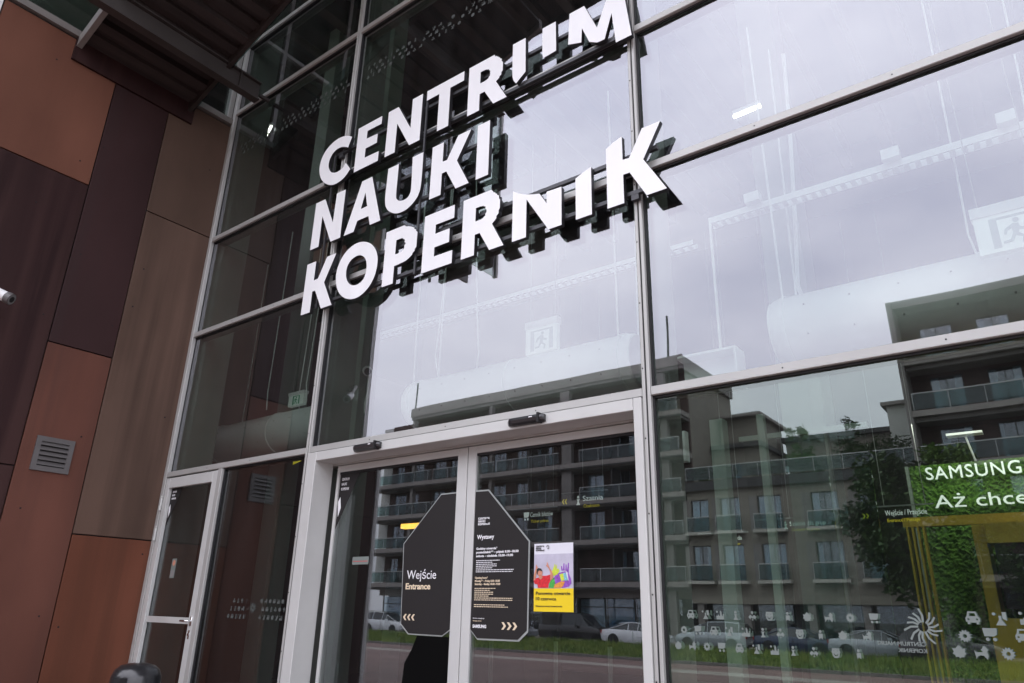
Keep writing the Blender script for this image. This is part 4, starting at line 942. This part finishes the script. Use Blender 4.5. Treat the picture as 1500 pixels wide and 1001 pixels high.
for i, (x, y) in enumerate(((-4.1, .9), (-3.65, 1.2), (-2.9, .8))):
    t = empty('queue_post', (x, y, 0), ['pale queue post behind the right door, leftmost', 'thin queue post behind the right door, middle', 'queue post behind the right door, below the poster'][i], 'queue post')
    MB().cyl((x, y, .03), (x, y, 1.18), .018, 10).build('pole', 'int_col', t); MB().cyl((x, y, 0), (x, y, .03), .16, 16).build('base', 'dark', t); MB().cyl((x, y, 1.12), (x, y, 1.2), .03, 10).build('belt_head', 'dark', t)

# green moss wall with white lettering, yellow machine beside it
mw = empty('green_wall', (.6, 3.6, 0), 'moss green advertising wall reading SAMSUNG and Aż chce się, inside the right window', 'display wall')
bx('core', 'dark', mw, -1.16, 3.56, 0, 2.2, 3.9, 2.72)
bx('edge_strip', 'int_col', mw, -1.19, 3.50, 0, -1.165, 3.9, 2.72)
ms = MB(); nx, nzz = 170, 136; rr = random.Random(8)
vs = [(-1.16+3.36*i/nx, 3.53+rr.uniform(-.022, .015), 2.72*j/nzz+.0) for j in range(nzz+1) for i in range(nx+1)]
ms.add(vs, [(j*(nx+1)+i, j*(nx+1)+i+1, (j+1)*(nx+1)+i+1, (j+1)*(nx+1)+i) for j in range(nzz) for i in range(nx)])
tag(ms.build('moss', 'moss', mw), kind='stuff')
text('SAMSUNG', -1.02, 2.575, .115, 3.46, 'txt_glow', 'word', mw, width=.74, bold=0.0, depth=.03, space=1.1)
text('Aż chce się', -.99, 2.315, .115, 3.46, 'txt_glow', 'word', mw, width=1.02, depth=.02)
t = empty('picture_light', (-.45, 3.3, 2.85), 'small flat lamp on an arm on top of the green wall', 'lamp')
bx('lamp_head', 'white', t, -.78, 3.30, 2.93, -.50, 3.42, 2.95); MB().cyl((-.64, 3.37, 2.94), (-.61, 3.56, 2.72), .008, 8).build('arm', 'white', t)
pl_ = bpy.data.lights.new('picture_light_beam', 'AREA'); pl_.energy = 7; pl_.shape = 'RECTANGLE'; pl_.size = 1.6; pl_.size_y = .12; pl_.color = (1, .97, .88)
plo = bpy.data.objects.new('picture_light_beam', pl_); col.objects.link(plo); plo.location = (-.3, 2.95, 2.98); plo.rotation_euler = (R(28), 0, 0)
yf = empty('yellow_machine', (-.4, 3.0, 0), 'yellow framed machine with a dark screen in front of the green wall', 'machine')
bx('crossbeam', 'yellow', yf, -1.22, 3.1, 2.12, .6, 3.2, 2.20)
for i in range(4): bx('post', 'yellow', yf, -1.20+i*.042, 3.1, 0, -1.185+i*.042, 3.2, 2.12)
bx('body', 'yellow', yf, -.70, 3.0, 0, .4, 3.42, 1.38)
bx('upright', 'yellow', yf, -.70, 3.05, 1.38, -.61, 3.42, 2.11)
bx('monitor', 'screen', yf, -.56, 2.98, 1.45, .3, 3.04, 2.0)
bx('hood', 'yellow', yf, -.60, 2.95, 1.95, .35, 3.40, 2.11)

# ================================================================ SMALL THINGS OUTSIDE
t = empty('litter_bin', (-6.7, -.95, 0), 'glossy black domed litter bin at the foot of the side door', 'litter bin')
X0, Y0 = -6.62, -.78
m = MB(); pr = [(.185, 0), (.19, .02), (.19, .66), (.20, .67), (.20, .70), (.195, .76), (.175, .81), (.135, .845), (.07, .862), (0.001, .866)]
n = 28
vs = [(X0+r*math.cos(2*math.pi*i/n), Y0+r*math.sin(2*math.pi*i/n), z) for r, z in pr for i in range(n)]
fs = [(a*n+i, a*n+(i+1) % n, (a+1)*n+(i+1) % n, (a+1)*n+i) for a in range(len(pr)-1) for i in range(n)]
m.add(vs, fs).build('bin_body', 'black', t, smooth=True)
MB().cyl((X0, Y0, .655), (X0, Y0, .668), .203, 28).build('rim', 'dark', t); bx('slot', 'dark', t, X0+.02, Y0-.20, .70, X0+.14, Y0-.15, .76)
t.location = (X0, Y0, 0)
for ch in [k for k in bpy.data.objects if k.parent == t]:
    ch.location = Vector((-6.7, -.95, 0))-Vector((X0, Y0, 0))
t = empty('security_camera', (-8.0, -2.3, 4.2), 'white tube security camera with black lens on the copper wall', 'security camera')
a, b = Vector((-8.17, -2.42, 4.29)), Vector((-7.87, -2.11, 4.11))
MB().cyl(a, b, .052, 20).build('housing', 'white', t, smooth=False)
d = (b-a).normalized()
MB().cyl(b-d*.02, b+d*.035, .058, 20).build('hood', 'vent', t)
MB().cyl(b+d*.0355, b+d*.037, .050, 20).build('face_plate', 'grey', t); MB().cyl(b+d*.0372, b+d*.040, .030, 20).build('lens', 'dark', t)
MB().tube([a+d*.1, (-8.1, -2.45, 4.42), (XW, -2.5, 4.42)], .022, 10).build('bracket', 'white', t)

# ================================================================ OPPOSITE SIDE OF THE STREET (seen mirrored in the glass)
def window(b, x0, x1, z0, z1, y, rail=False):
    """window in a wall facing +y: recessed room, curtains, frame, pane"""
    w = bx('window', 'frame_b', b, x0, y-.02, z0, x0+.06, y+.03, z1)
    for c in ((x1-.06, y-.02, z0, x1, y+.03, z1), (x0+.06, y-.02, z1-.06, x1-.06, y+.03, z1), (x0+.06, y-.02, z0, x1-.06, y+.03, z0+.06), ((x0+x1)/2-.03, y-.02, z0+.06, (x0+x1)/2+.03, y+.03, z1-.06)):
        bx('frame', 'frame_b', w, *c)
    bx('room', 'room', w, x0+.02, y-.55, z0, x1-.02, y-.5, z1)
    q = random.choice((.25, .35, .5, 1.0)); W = x1-x0-.12
    cm = MB(); nn = 14
    for (ca, cb) in ((x0+.06, x0+.06+W*q*.5), (x1-.06-W*q*.5, x1-.06)):
        vs = []
        for i in range(nn+1):
            xx = ca+(cb-ca)*i/nn; vs += [(xx, y-.16+.035*math.sin(i*2.2), z0+.05), (xx, y-.16+.035*math.sin(i*2.2+.3), z1-.05)]
        cm.add(vs, [(2*i, 2*i+1, 2*i+3, 2*i+2) for i in range(nn)])
    cm.build('curtain', 'curtain', w)
    bx('pane', 'glass_win', w, x0+.06, y-.004, z0+.06, x1-.06, y+.004, z1-.06)
    return w

def wall_with_holes(b, name, m, x0, x1, z0, z1, y, t, holes):
    """wall facing +y made of strips round the openings"""
    xs = sorted(set([x0, x1]+[h[0] for h in holes]+[h[1] for h in holes]))
    mb = MB()
    for a, c in zip(xs[:-1], xs[1:]):
        hs_ = sorted([(h[2], h[3]) for h in holes if h[0] <= a+1e-6 and h[1] >= c-1e-6])
        z = z0
        for (p, q) in hs_:
            if p > z: mb.box(a, y-t, z, c, y, p)
            z = q
        if z < z1: mb.box(a, y-t, z, c, y, z1)
    return mb.build(name, m, b)

def railing(b, x0, x1, z, y, m='handrail'):
    r = bx('balustrade', 'glass_rail', b, x0, y, z+.08, x1, y+.015, z+1.0)
    bx('handrail', m, r, x0, y-.02, z+1.02, x1, y+.04, z+1.07)
    x = x0
    while x < x1: bx('rail_post', m, r, x, y+.02, z, x+.03, y+.05, z+1.02); x += 1.9
    return r

# --- large brown brick block with wrap-round balconies
LV = [3.67, 6.95, 10.2, 13.4, 16.6]
A = empty('apartment_block', (-42, -49, -.6), 'long dark brick apartment block with glass balconies reflected in the doors', 'apartment block')
AX0, AX1, AY = -58.0, -23.4, -49.5
wh = []
for li, z in enumerate(LV):
    x = AX0+.8; k = 0
    while x < AX1-2:
        w = 1.7 if (k+li) % 3 else 1.15
        if not (-35.6 < x+w/2 < -32.6): wh.append((x, x+w, z+.10, z+2.45))
        x += 3.05 if k % 2 else 2.35; k += 1
wall_with_holes(A, 'brick_wall', 'brick', AX0, AX1, 3.2, 20.2, AY, .25, wh)
for h in wh: window(A, h[0], h[1], h[2], h[3], AY-.1)
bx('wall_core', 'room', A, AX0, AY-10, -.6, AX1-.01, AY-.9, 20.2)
bx('end_wall', 'bstone', A, AX1-.3, AY-10, 10.5, AX1, AY-.26, 20.2)
for li, z in enumerate(LV):
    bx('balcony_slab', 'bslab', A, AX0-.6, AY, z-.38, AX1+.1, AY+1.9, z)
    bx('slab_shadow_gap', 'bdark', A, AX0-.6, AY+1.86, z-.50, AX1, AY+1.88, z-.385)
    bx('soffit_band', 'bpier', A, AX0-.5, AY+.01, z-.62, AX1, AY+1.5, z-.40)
    xr = [AX0-.5, -50.2, -42.2, -34.9, -33.0, -27.5, AX1]
    for a, c in zip(xr[:-1], xr[1:]):
        if c-a > 2.5: railing(A, a+.12, c-.12, z, AY+1.82)
for xp, w in ((-53.4, .35), (-34.9, 1.0), (-25.2, .6), (-43.2, .35)):
    for z0, z1 in zip([-.48]+LV, [q-.63 for q in LV]+[20.0]):
        bx('pier', 'bpier', A, xp, AY+1.1, z0, xp+w, AY+1.55, z1)
bx('roof', 'bpier', A, AX0+4, AY-10, 20.2, AX1+.3, AY+1.2, 21.35)
bx('roof_edge', 'bslab', A, AX0+3.9, AY+1.2, 20.5, AX1+.4, AY+1.3, 21.4)
for xm, za, zb in ((-54.2, 20.2, 24.4), (-24.5, 19, 25.4)): MB().cyl((xm, AY+.6, za), (xm, AY+.6, zb), .09, 10).build('roof_mast', 'bdark', A)
bx('pale_corner', 'bwhite', A, AX0-1.4, AY-9, 3.7, AX0-.02, AY+.02, 20.1)
for z in LV: bx('partition', 'bdark', A, -47.0, AY+.01, z+.01, -46.9, AY+1.5, z+2.55); bx('partition', 'bdark', A, -38.6, AY+.01, z+.01, -38.5, AY+1.5, z+2.55); bx('partition', 'bdark', A, -30.0, AY+.01, z+.01, -29.9, AY+1.5, z+2.55)
# ground floor shop fronts
bx('shop_fascia', 'bslab', A, AX0, AY+.2, 2.5, AX1, AY+.4, 3.04)
sh = MB()
x = AX0+.4; k = 0
while x < AX1-2.4:
    w = bx('shop_window', 'frame_b', A, x, AY+.1, -.45, x+.08, AY+.2, 2.5)
    bx('display', random.choice(['room', 'mural_b', 'curtain', 'room']), w, x+.08, AY-.3, -.2, x+2.5, AY-.25, 2.4)
    bx('pane', 'glass_win', w, x+.08, AY+.14, -.4, x+2.5, AY+.15, 2.45)
    bx('frame', 'frame_b', w, x+.08, AY+.1, 1.75, x+2.5, AY+.2, 1.83)
    x += 2.6; k += 1

# --- lower brown block with French balconies and a planted roof terrace
B = empty('terrace_block', (-16, -48, -.6), 'lower brown apartment block with french windows and a planted roof terrace', 'apartment block')
BY = -48.0; BX0, BX1 = -23.3, -6.9
cols_ = [(-23.0, -21.6), (-20.7, -19.2), (-17.9, -16.2), (-14.2, -12.5), (-11.2, -9.6), (-8.6, -7.3)]
bh = [(a, c, z, z+2.4) for a, c in cols_ for z in (3.72, 7.05)]
wall_with_holes(B, 'rendered_wall', 'bstone', BX0, BX1, 2.75, 10.2, BY, .3, bh)
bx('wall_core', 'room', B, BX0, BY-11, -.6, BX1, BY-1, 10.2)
for h in bh:
    window(B, h[0], h[1], h[2], h[3], BY-.15)
    bx('balcony_slab', 'bsill', B, h[0]-.30, BY, h[2]-.22, h[1]+.30, BY+.60, h[2]-.01)
    railing(B, h[0]-.2, h[1]+.2, h[2], BY+.48)
for c in cols_:
    for z in (3.72, 7.05): bx('shutter_panel', 'bpier', B, c[0]-.62, BY+.002, z, c[0]-.04, BY+.03, z+2.4)
bx('terrace_slab', 'bpier', B, BX0, BY-12, 10.2, BX1+.2, BY+.25, 10.75)
bx('terrace_edge', 'bdark', B, BX0, BY+.26, 10.1, BX1+.2, BY+.30, 10.8)
railing(B, BX0+.1, BX1, 10.85, BY+.2)
bx('arcade_lintel', 'bstone', B, BX0, BY-.3, 2.2, BX1, BY+.05, 2.74)
for x in (BX0+.3, -19.6, -15.2, -11.9, -8.3):
    bx('pier', 'bpier', B, x, BY-.6, -.48, x+.5, BY-.1, 2.19)
    w = bx('shop_window', 'frame_b', B, x+.6, BY-.95, -.4, x+.68, BY-.85, 2.15); bx('pane', 'glass_win', w, x+.68, BY-.9, -.4, x+3.2, BY-.89, 2.15)
# set-back storeys behind the terrace
for (x0, x1, y, y1, z1, m) in ((-23.3, -19.2, -54, -60, 14.4, 'bstone'), (-19.1, -6.9, -60.5, -68, 15.9, 'bstone')):
    hh = [(x0+.6+i*2.6, x0+2.3+i*2.6, 10.8, 13.2) for i in range(int((x1-x0-.6)/2.6))]
    wall_with_holes(B, 'set_back_wall', m, x0, x1, 10.75, z1, y, .3, hh)
    bx('wall_core', 'room', B, x0, y1, 10.75, x1-.35, y-1, z1)
    bx('side_wall', m, B, x1-.3, y1, 10.75, x1, y-.31, z1)
    for h in hh: window(B, *h, y-.15)
    bx('roof', 'bdark', B, x0-.3, y1, z1, x1+.3, y+.5, z1+.35)
# upper set-back volume with pale wall
bx('upper_volume', 'bstone', B, -23.3, -62, 14.8, -19.8, -56, 17.4)
bx('roof', 'bslab', B, -23.3, -62.3, 17.4, -19.4, -55.4, 17.65)

# --- tall balcony block on the right
Cb = empty('apartment_block', (2, -46, -.6), 'tall dark brick block with glass balconies at the right end of the reflection', 'apartment block')
CX0, CX1, CY = -6.6, 16, -46.0
LC = [3.7, 6.9, 10.1, 13.3, 16.5]
ch_ = []
for z in LC:
    x = CX0+1.0
    while x < CX1-2: ch_.append((x, x+1.8, z+.1, z+2.4)); x += 3.1
wall_with_holes(Cb, 'brick_wall', 'brick', CX0, CX1, 3.0, 20.0, CY, .25, ch_)
for h in ch_: window(Cb, *h, CY-.1)
bx('wall_core', 'room', Cb, CX0, CY-10, -.6, CX1, CY-.9, 20)
bx('end_wall', 'bpier', Cb, CX0-.3, CY-10, -.6, CX0, CY+1.9, 20.4)
for z in LC:
    bx('balcony_slab', 'bslab', Cb, CX0, CY, z-.35, CX1, CY+1.8, z)
    bx('soffit_band', 'bpier', Cb, CX0, CY+.01, z-.62, CX1, CY+1.4, z-.36)
    railing(Cb, CX0+.1, CX1-.1, z, CY+1.72)
bx('roof', 'bpier', Cb, CX0-.3, CY-10, 20.0, CX1+.3, CY+1.6, 20.5)
bx('stair_tower', 'bwhite', Cb, -9.0, -56, 10.8, -6.95, -50.5, 15.4)
bx('tower_roof', 'bslab', Cb, -9.3, -56.3, 15.4, -6.95, -50.2, 15.65)
for i in range(6):
    w = bx('shop_window', 'frame_b', Cb, CX0+.4+i*3.5, CY+.1, -.45, CX0+.48+i*3.5, CY+.2, 2.9); bx('pane', 'glass_win', w, CX0+.48+i*3.5, CY+.14, -.4, CX0+3.6+i*3.5, CY+.15, 2.85)

# ================================================================ TREES, SHRUBS
def leafmesh(mb, c, rad, n, size, rr, squash=1.0):
    for _ in range(n):
        d = Vector((rr.gauss(0, 1), rr.gauss(0, 1), rr.gauss(0, 1))); d.normalize(); d *= rad*(rr.random()**.45)
        p = Vector(c)+Vector((d.x, d.y, d.z*squash))
        a = Vector((rr.uniform(-1, 1), rr.uniform(-1, 1), rr.uniform(-.6, .6))).normalized(); b = a.orthogonal().normalized(); s = size*rr.uniform(.6, 1.3)
        mb.add([p-a*s, p+b*s*.45, p+a*s, p-b*s*.45], [(0, 1, 2, 3)])
def tree(name, x, y, h, r, lab, seed, m='leaf', clumps=16, leaves=150, lsz=.16, z0=-.5, grp='trees across the street'):
    rr = random.Random(seed)
    t = empty(name, (x, y, z0), lab, 'tree', grp)
    tk = MB(); tk.cyl((x, y, z0), (x+.1, y, z0+h*.45), .05+h*.016, 10, .03+h*.010); tk.cyl((x+.1, y, z0+h*.45), (x, y+.1, z0+h*.9), .03+h*.010, 8, .02)
    cm = MB()
    for k in range(clumps):
        u = rr.random(); zz = z0+h*(.30+.68*u); rad = r*(math.sin(math.pi*min(1, .18+.75*(1-u)))**.7)
        a = rr.uniform(0, 6.28); q = rad*rr.uniform(.25, .9)
        c = (x+q*math.cos(a), y+q*math.sin(a), zz)
        tk.cyl((x+.08, y, max(z0+h*.22, zz-h*.18)), c, .035, 5, .012)
        leafmesh(cm, c, r*rr.uniform(.28, .45), leaves, lsz, rr, .8)
    tk.build('trunk', 'bark', t); cm.build('crown', m, t)
    return t
tree('broadleaf_tree', -6.5, -37.5, 9.6, 3.1, 'tall leafy tree reflected left of the green wall', 1, clumps=46, leaves=260, lsz=.2)
tree('broadleaf_tree', -4.6, -39.3, 10.6, 2.3, 'tree behind the tall leafy one, at the green wall edge', 2, 'leaf2', clumps=20)
tree('broadleaf_tree', -1.6, -38.5, 7.5, 2.4, 'tree in front of the right balcony block', 3, clumps=18)
tree('broadleaf_tree', 3.0, -39.0, 8.5, 2.6, 'tree at the far right of the reflection', 4, clumps=18)
tree('broadleaf_tree', -62, -40, 8, 2.6, 'tree at the far left end of the brick block', 5, clumps=16)
tree('roof_tree', -15.6, -52.0, 4.4, 1.0, 'young slender tree on the roof terrace, left of the dense hedge', 6, 'leaf2', clumps=22, leaves=40, lsz=.12, z0=10.7, grp='roof terrace plants')
tree('roof_tree', -11.9, -50.5, 4.6, .9, 'sparse young tree on the roof terrace', 7, 'leaf', clumps=16, leaves=30, lsz=.12, z0=10.7, grp='roof terrace plants')
def shrub(x, y, z, r, lab, seed, m='leaf', n=600, sq=.7):
    t = empty('shrub', (x, y, z), lab, 'shrub', 'roof terrace shrubs'); mb = MB(); rr = random.Random(seed)
    for k in range(5): leafmesh(mb, (x+rr.uniform(-.6, .6)*r, y+rr.uniform(-.4, .4)*r, z+r*sq*rr.uniform(.3, .9)), r*.6, n//5, .10, rr, sq)
    mb.build('foliage', m, t)
    MB().cyl((x, y, z-.45), (x, y, z+r*.5), .04, 6).build('stem', 'bark', t)
for i, (x, y, r, m, lab) in enumerate(((-22.2, -48.8, 1.0, 'leaf2', 'low shrub at the left end of the roof terrace'), (-19.9, -48.8, 1.0, 'leaf', 'second low shrub on the roof terrace'), (-17.7, -48.8, .8, 'leaf2', 'rounded shrub in the middle of the roof terrace'), (-15.6, -49.6, 1.5, 'leaf', 'large bright shrub around the slender roof tree'), (-13.4, -49.3, .9, 'leaf2', 'spreading shrub right of the slender roof tree'), (-10.9, -49.6, 1.9, 'leaf', 'dense dark shrub left of the pale stair tower'), (-8.6, -49.4, 2.0, 'leaf', 'dense dark shrub against the pale stair tower'))):
    shrub(x, y, 11.15, r, lab, 30+i, 'leaf2' if i < 5 else m, 1700)
shrub(-50.8, -36.4, -.5, 1.1, 'round bush on the grass strip reflected in the left door', 50, 'leaf', 1400)
tg = empty('street_lamp', (-37.2, -38, -.6), 'slender street lamp reflected in the right sliding door', 'street lamp')
MB().cyl((-37.2, -38, -.6), (-37.2, -38, 7.6), .075, 10, .045).build('pole', 'bpier', tg); MB().tube([(-37.2, -38, 7.6), (-37.0, -38, 8.0), (-36.3, -38, 8.1)], .035).build('arm', 'bpier', tg); bx('lamp_head', 'grey', tg, -36.6, -38.12, 8.02, -35.9, -37.88, 8.12)

# ================================================================ CARS
def car(x, y, paint, kind, lab, face=1):
    """parked car seen from the side; face=+1 bonnet towards +x"""
    t = empty('parked_car', (x, y, -.6), lab, 'van' if kind == 'van' else 'car', 'vehicles parked along the street')
    Z = -.6
    if kind == 'sedan': L, Hh, Wd = 4.6, 1.44, .90; st = [(-2.30, .34, .62, .62, .78, .78), (-2.22, .26, .92, .92, .86, .80), (-1.70, .20, .98, .98, .89, .80), (-1.05, .20, .98, 1.36, .90, .62), (-.35, .20, .96, 1.44, .90, .62), (.35, .20, .94, 1.42, .90, .62), (1.05, .20, .90, .98, .90, .74), (1.75, .22, .80, .80, .88, .80), (2.18, .26, .68, .68, .82, .75), (2.30, .36, .56, .56, .72, .70)]
    elif kind == 'suv': L, Hh, Wd = 4.5, 1.66, .92; st = [(-2.25, .40, .80, .80, .82, .80), (-2.18, .30, 1.05, 1.25, .88, .72), (-1.80, .24, 1.06, 1.58, .91, .66), (-1.0, .24, 1.05, 1.66, .92, .66), (.1, .24, 1.03, 1.62, .92, .66), (.55, .24, 1.02, 1.46, .92, .68), (1.05, .24, 1.00, 1.06, .92, .74), (1.75, .26, .94, .94, .90, .82), (2.15, .30, .80, .80, .84, .78), (2.25, .40, .62, .62, .74, .70)]
    else: L, Hh, Wd = 5.0, 1.95, .96; st = [(-2.50, .40, 1.0, 1.0, .90, .86), (-2.46, .30, 1.10, 1.80, .94, .80), (-2.2, .24, 1.12, 1.93, .96, .80), (-1.0, .24, 1.12, 1.96, .96, .80), (.6, .24, 1.10, 1.92, .96, .78), (1.0, .24, 1.08, 1.78, .96, .78), (1.65, .24, 1.04, 1.10, .95, .80), (2.25, .28, .96, .96, .90, .80), (2.45, .34, .80, .80, .84, .78), (2.5, .44, .60, .60, .76, .7)]
    def P(s, dy, z): return (x+face*s, y+dy, Z+z)
    body = MB(); vs = []
    for (s, zb, zt, zr, wb, wr) in st:
        vs += [P(s, -wb*.92, zb), P(s, -wb, (zb+zt)/2), P(s, -wb*.95, zt), P(s, wb*.95, zt), P(s, wb, (zb+zt)/2), P(s, wb*.92, zb)]
    n = len(st); fs = []
    for a in range(n-1):
        for k in range(5): fs.append((a*6+k, a*6+k+1, (a+1)*6+k+1, (a+1)*6+k))
        fs.append((a*6+5, a*6, (a+1)*6, (a+1)*6+5))
    fs += [tuple(range(6)), tuple(range(n*6-1, n*6-7, -1))]
    bo = body.add(vs, fs).build('body', paint, t, smooth=True); bevel(bo, .03, 2)
    g = MB(); cab = [q for q in st if q[3]-q[2] > .05]; i0 = st.index(cab[0]); i1 = st.index(cab[-1])
    rng = st[max(0, i0-1):i1+2]
    vs = []
    for (s, zb, zt, zr, wb, wr) in rng: vs += [P(s, -wb*.93, zt-.02), P(s, -wr, zr-.02), P(s, wr, zr-.02), P(s, wb*.93, zt-.02)]
    n = len(rng); fs = []
    for a in range(n-1):
        for k in range(3): fs.append((a*4+k, a*4+k+1, (a+1)*4+k+1, (a+1)*4+k))
    g.add(vs, fs).build('greenhouse', 'car_glass' if not (kind == 'van') else 'car_glass', t, smooth=False)
    rf = MB(); vs = []; top = [q for q in st if q[3] > Hh*.93]
    for (s, zb, zt, zr, wb, wr) in top: vs += [P(s, -wr-.01, zr-.06), P(s, -wr, zr+.005), P(s, wr, zr+.005), P(s, wr+.01, zr-.06)]
    n = len(top); rf.add(vs, [(a*4+k, a*4+k+1, (a+1)*4+k+1, (a+1)*4+k) for a in range(n-1) for k in range(3)]); rf.build('roof', paint, t, smooth=False)
    pl = MB()
    for dy in (-1, 1):
        for q in cab[1:-1:1]:
            s, zb, zt, zr, wb, wr = q
            a_, b_ = Vector(P(s, dy*wb*.94, zt-.02)), Vector(P(s, dy*(wr+.005), zr-.02)); pl.cyl(a_, b_, .022, 6)
        for q, q2 in ((rng[0], cab[1] if len(cab) > 1 else cab[0]), (rng[-1], cab[-2])):
            pl.cyl(Vector(P(q[0], dy*q[4]*.93, q[2])), Vector(P(q2[0], dy*(q2[5]+.005), q2[3]-.02)), .024, 6)
    pl.build('pillars', paint, t)
    if kind == 'van':
        for dy in (-1, 1): bx('side_panel', paint, t, x+face*-2.1, y+dy*.90-.02, Z+1.1, x+face*-.6, y+dy*.90+.02, Z+1.85)
    for s in (-L*.30, L*.31):
        for dy in (-1, 1):
            wy = y+dy*(Wd-.12)
            w = MB().cyl((x+face*s, wy-.11, Z+.32), (x+face*s, wy+.11, Z+.32), .33, 22).build('wheel', 'tyre', t)
            MB().cyl((x+face*s, wy+dy*.111, Z+.32), (x+face*s, wy+dy*.118, Z+.32), .21, 18).build('rim', 'rim', w)
            MB().cyl((x+face*s, y+dy*(Wd-.02), Z+.34), (x+face*s, y+dy*(Wd+.004), Z+.34), .38, 22).build('wheel_arch', 'dark', t)
    for dy in (-1, 1):
        bx('tail_light', 'tail', t, x+face*(st[1][0]+.0), y+dy*.62, Z+.72, x+face*(st[1][0]-.07), y+dy*.86, Z+.90)
        bx('headlight', 'hlamp', t, x+face*(st[-2][0]-.05), y+dy*.52, Z+.58, x+face*(st[-2][0]+.09), y+dy*.78, Z+.70)
        bx('door_mirror', paint, t, x+face*.70, y+dy*Wd, Z+.98, x+face*.88, y+dy*(Wd+.18), Z+1.12)
        bx('door_seam', 'dark', t, x+face*.02, y+dy*Wd*.985, Z+.35, x+face*.035, y+dy*(Wd+.002), Z+.92)
    bx('rear_bumper', 'dark', t, x+face*(st[0][0]-.03), y-.72, Z+.28, x+face*(st[0][0]+.1), y+.72, Z+.42)
    bx('number_plate', 'white', t, x+face*(st[0][0]-.045), y-.26, Z+.50, x+face*(st[0][0]-.015), y+.26, Z+.61)
    return t
car(-23.9, -40.3, 'car_white', 'sedan', 'white saloon parked right of the black van, reflected beside the poster', 1)
car(-28.9, -40.6, 'car_black', 'van', 'black van reflected below the poster', 1)
car(-34.6, -40.3, 'car_silver', 'sedan', 'silver car half hidden left of the black van', 1)
car(-47.2, -40.3, 'car_white', 'suv', 'white off-roader reflected in the left sliding door', 1)
car(-42.2, -40.6, 'car_silver', 'sedan', 'silver car behind the left half sign', 1)
car(-18.6, -40.3, 'car_silver', 'suv', 'silver estate car reflected at the left end of the right window', -1)
car(-13.8, -40.6, 'car_blue', 'sedan', 'dark blue saloon reflected behind the pictogram rows', 1)
car(-9.6, -40.3, 'car_silver', 'sedan', 'pale car reflected between the dark blue saloon and the grey car', 1)
car(-6.0, -39.2, 'car_grey', 'suv', 'grey car reflected under the tall tree', 1)
car(-53.5, -40.4, 'car_grey', 'sedan', 'grey car at the far left end of the row', 1)

t = empty('control_box', (-2.2, .62, 2.42), 'small pale control box with a switch just inside the right window by the door mullion', 'box')
bx('box_body', 'duct', t, -2.30, .60, 2.38, -2.12, .66, 2.60); bx('switch', 'white', t, -2.18, .585, 2.44, -2.16, .60, 2.53)

t = empty('door_panel', (-4.25, .19, .14), 'matt black panel on the left door glass below the entrance sign', 'panel')
flat([[(-4.47, .14), (-3.93, .14), (-3.93, 1.152), (-4.28, 1.152), (-4.33, 1.05), (-4.40, .95)]], .1905, .003, 'matt', 'film', t)
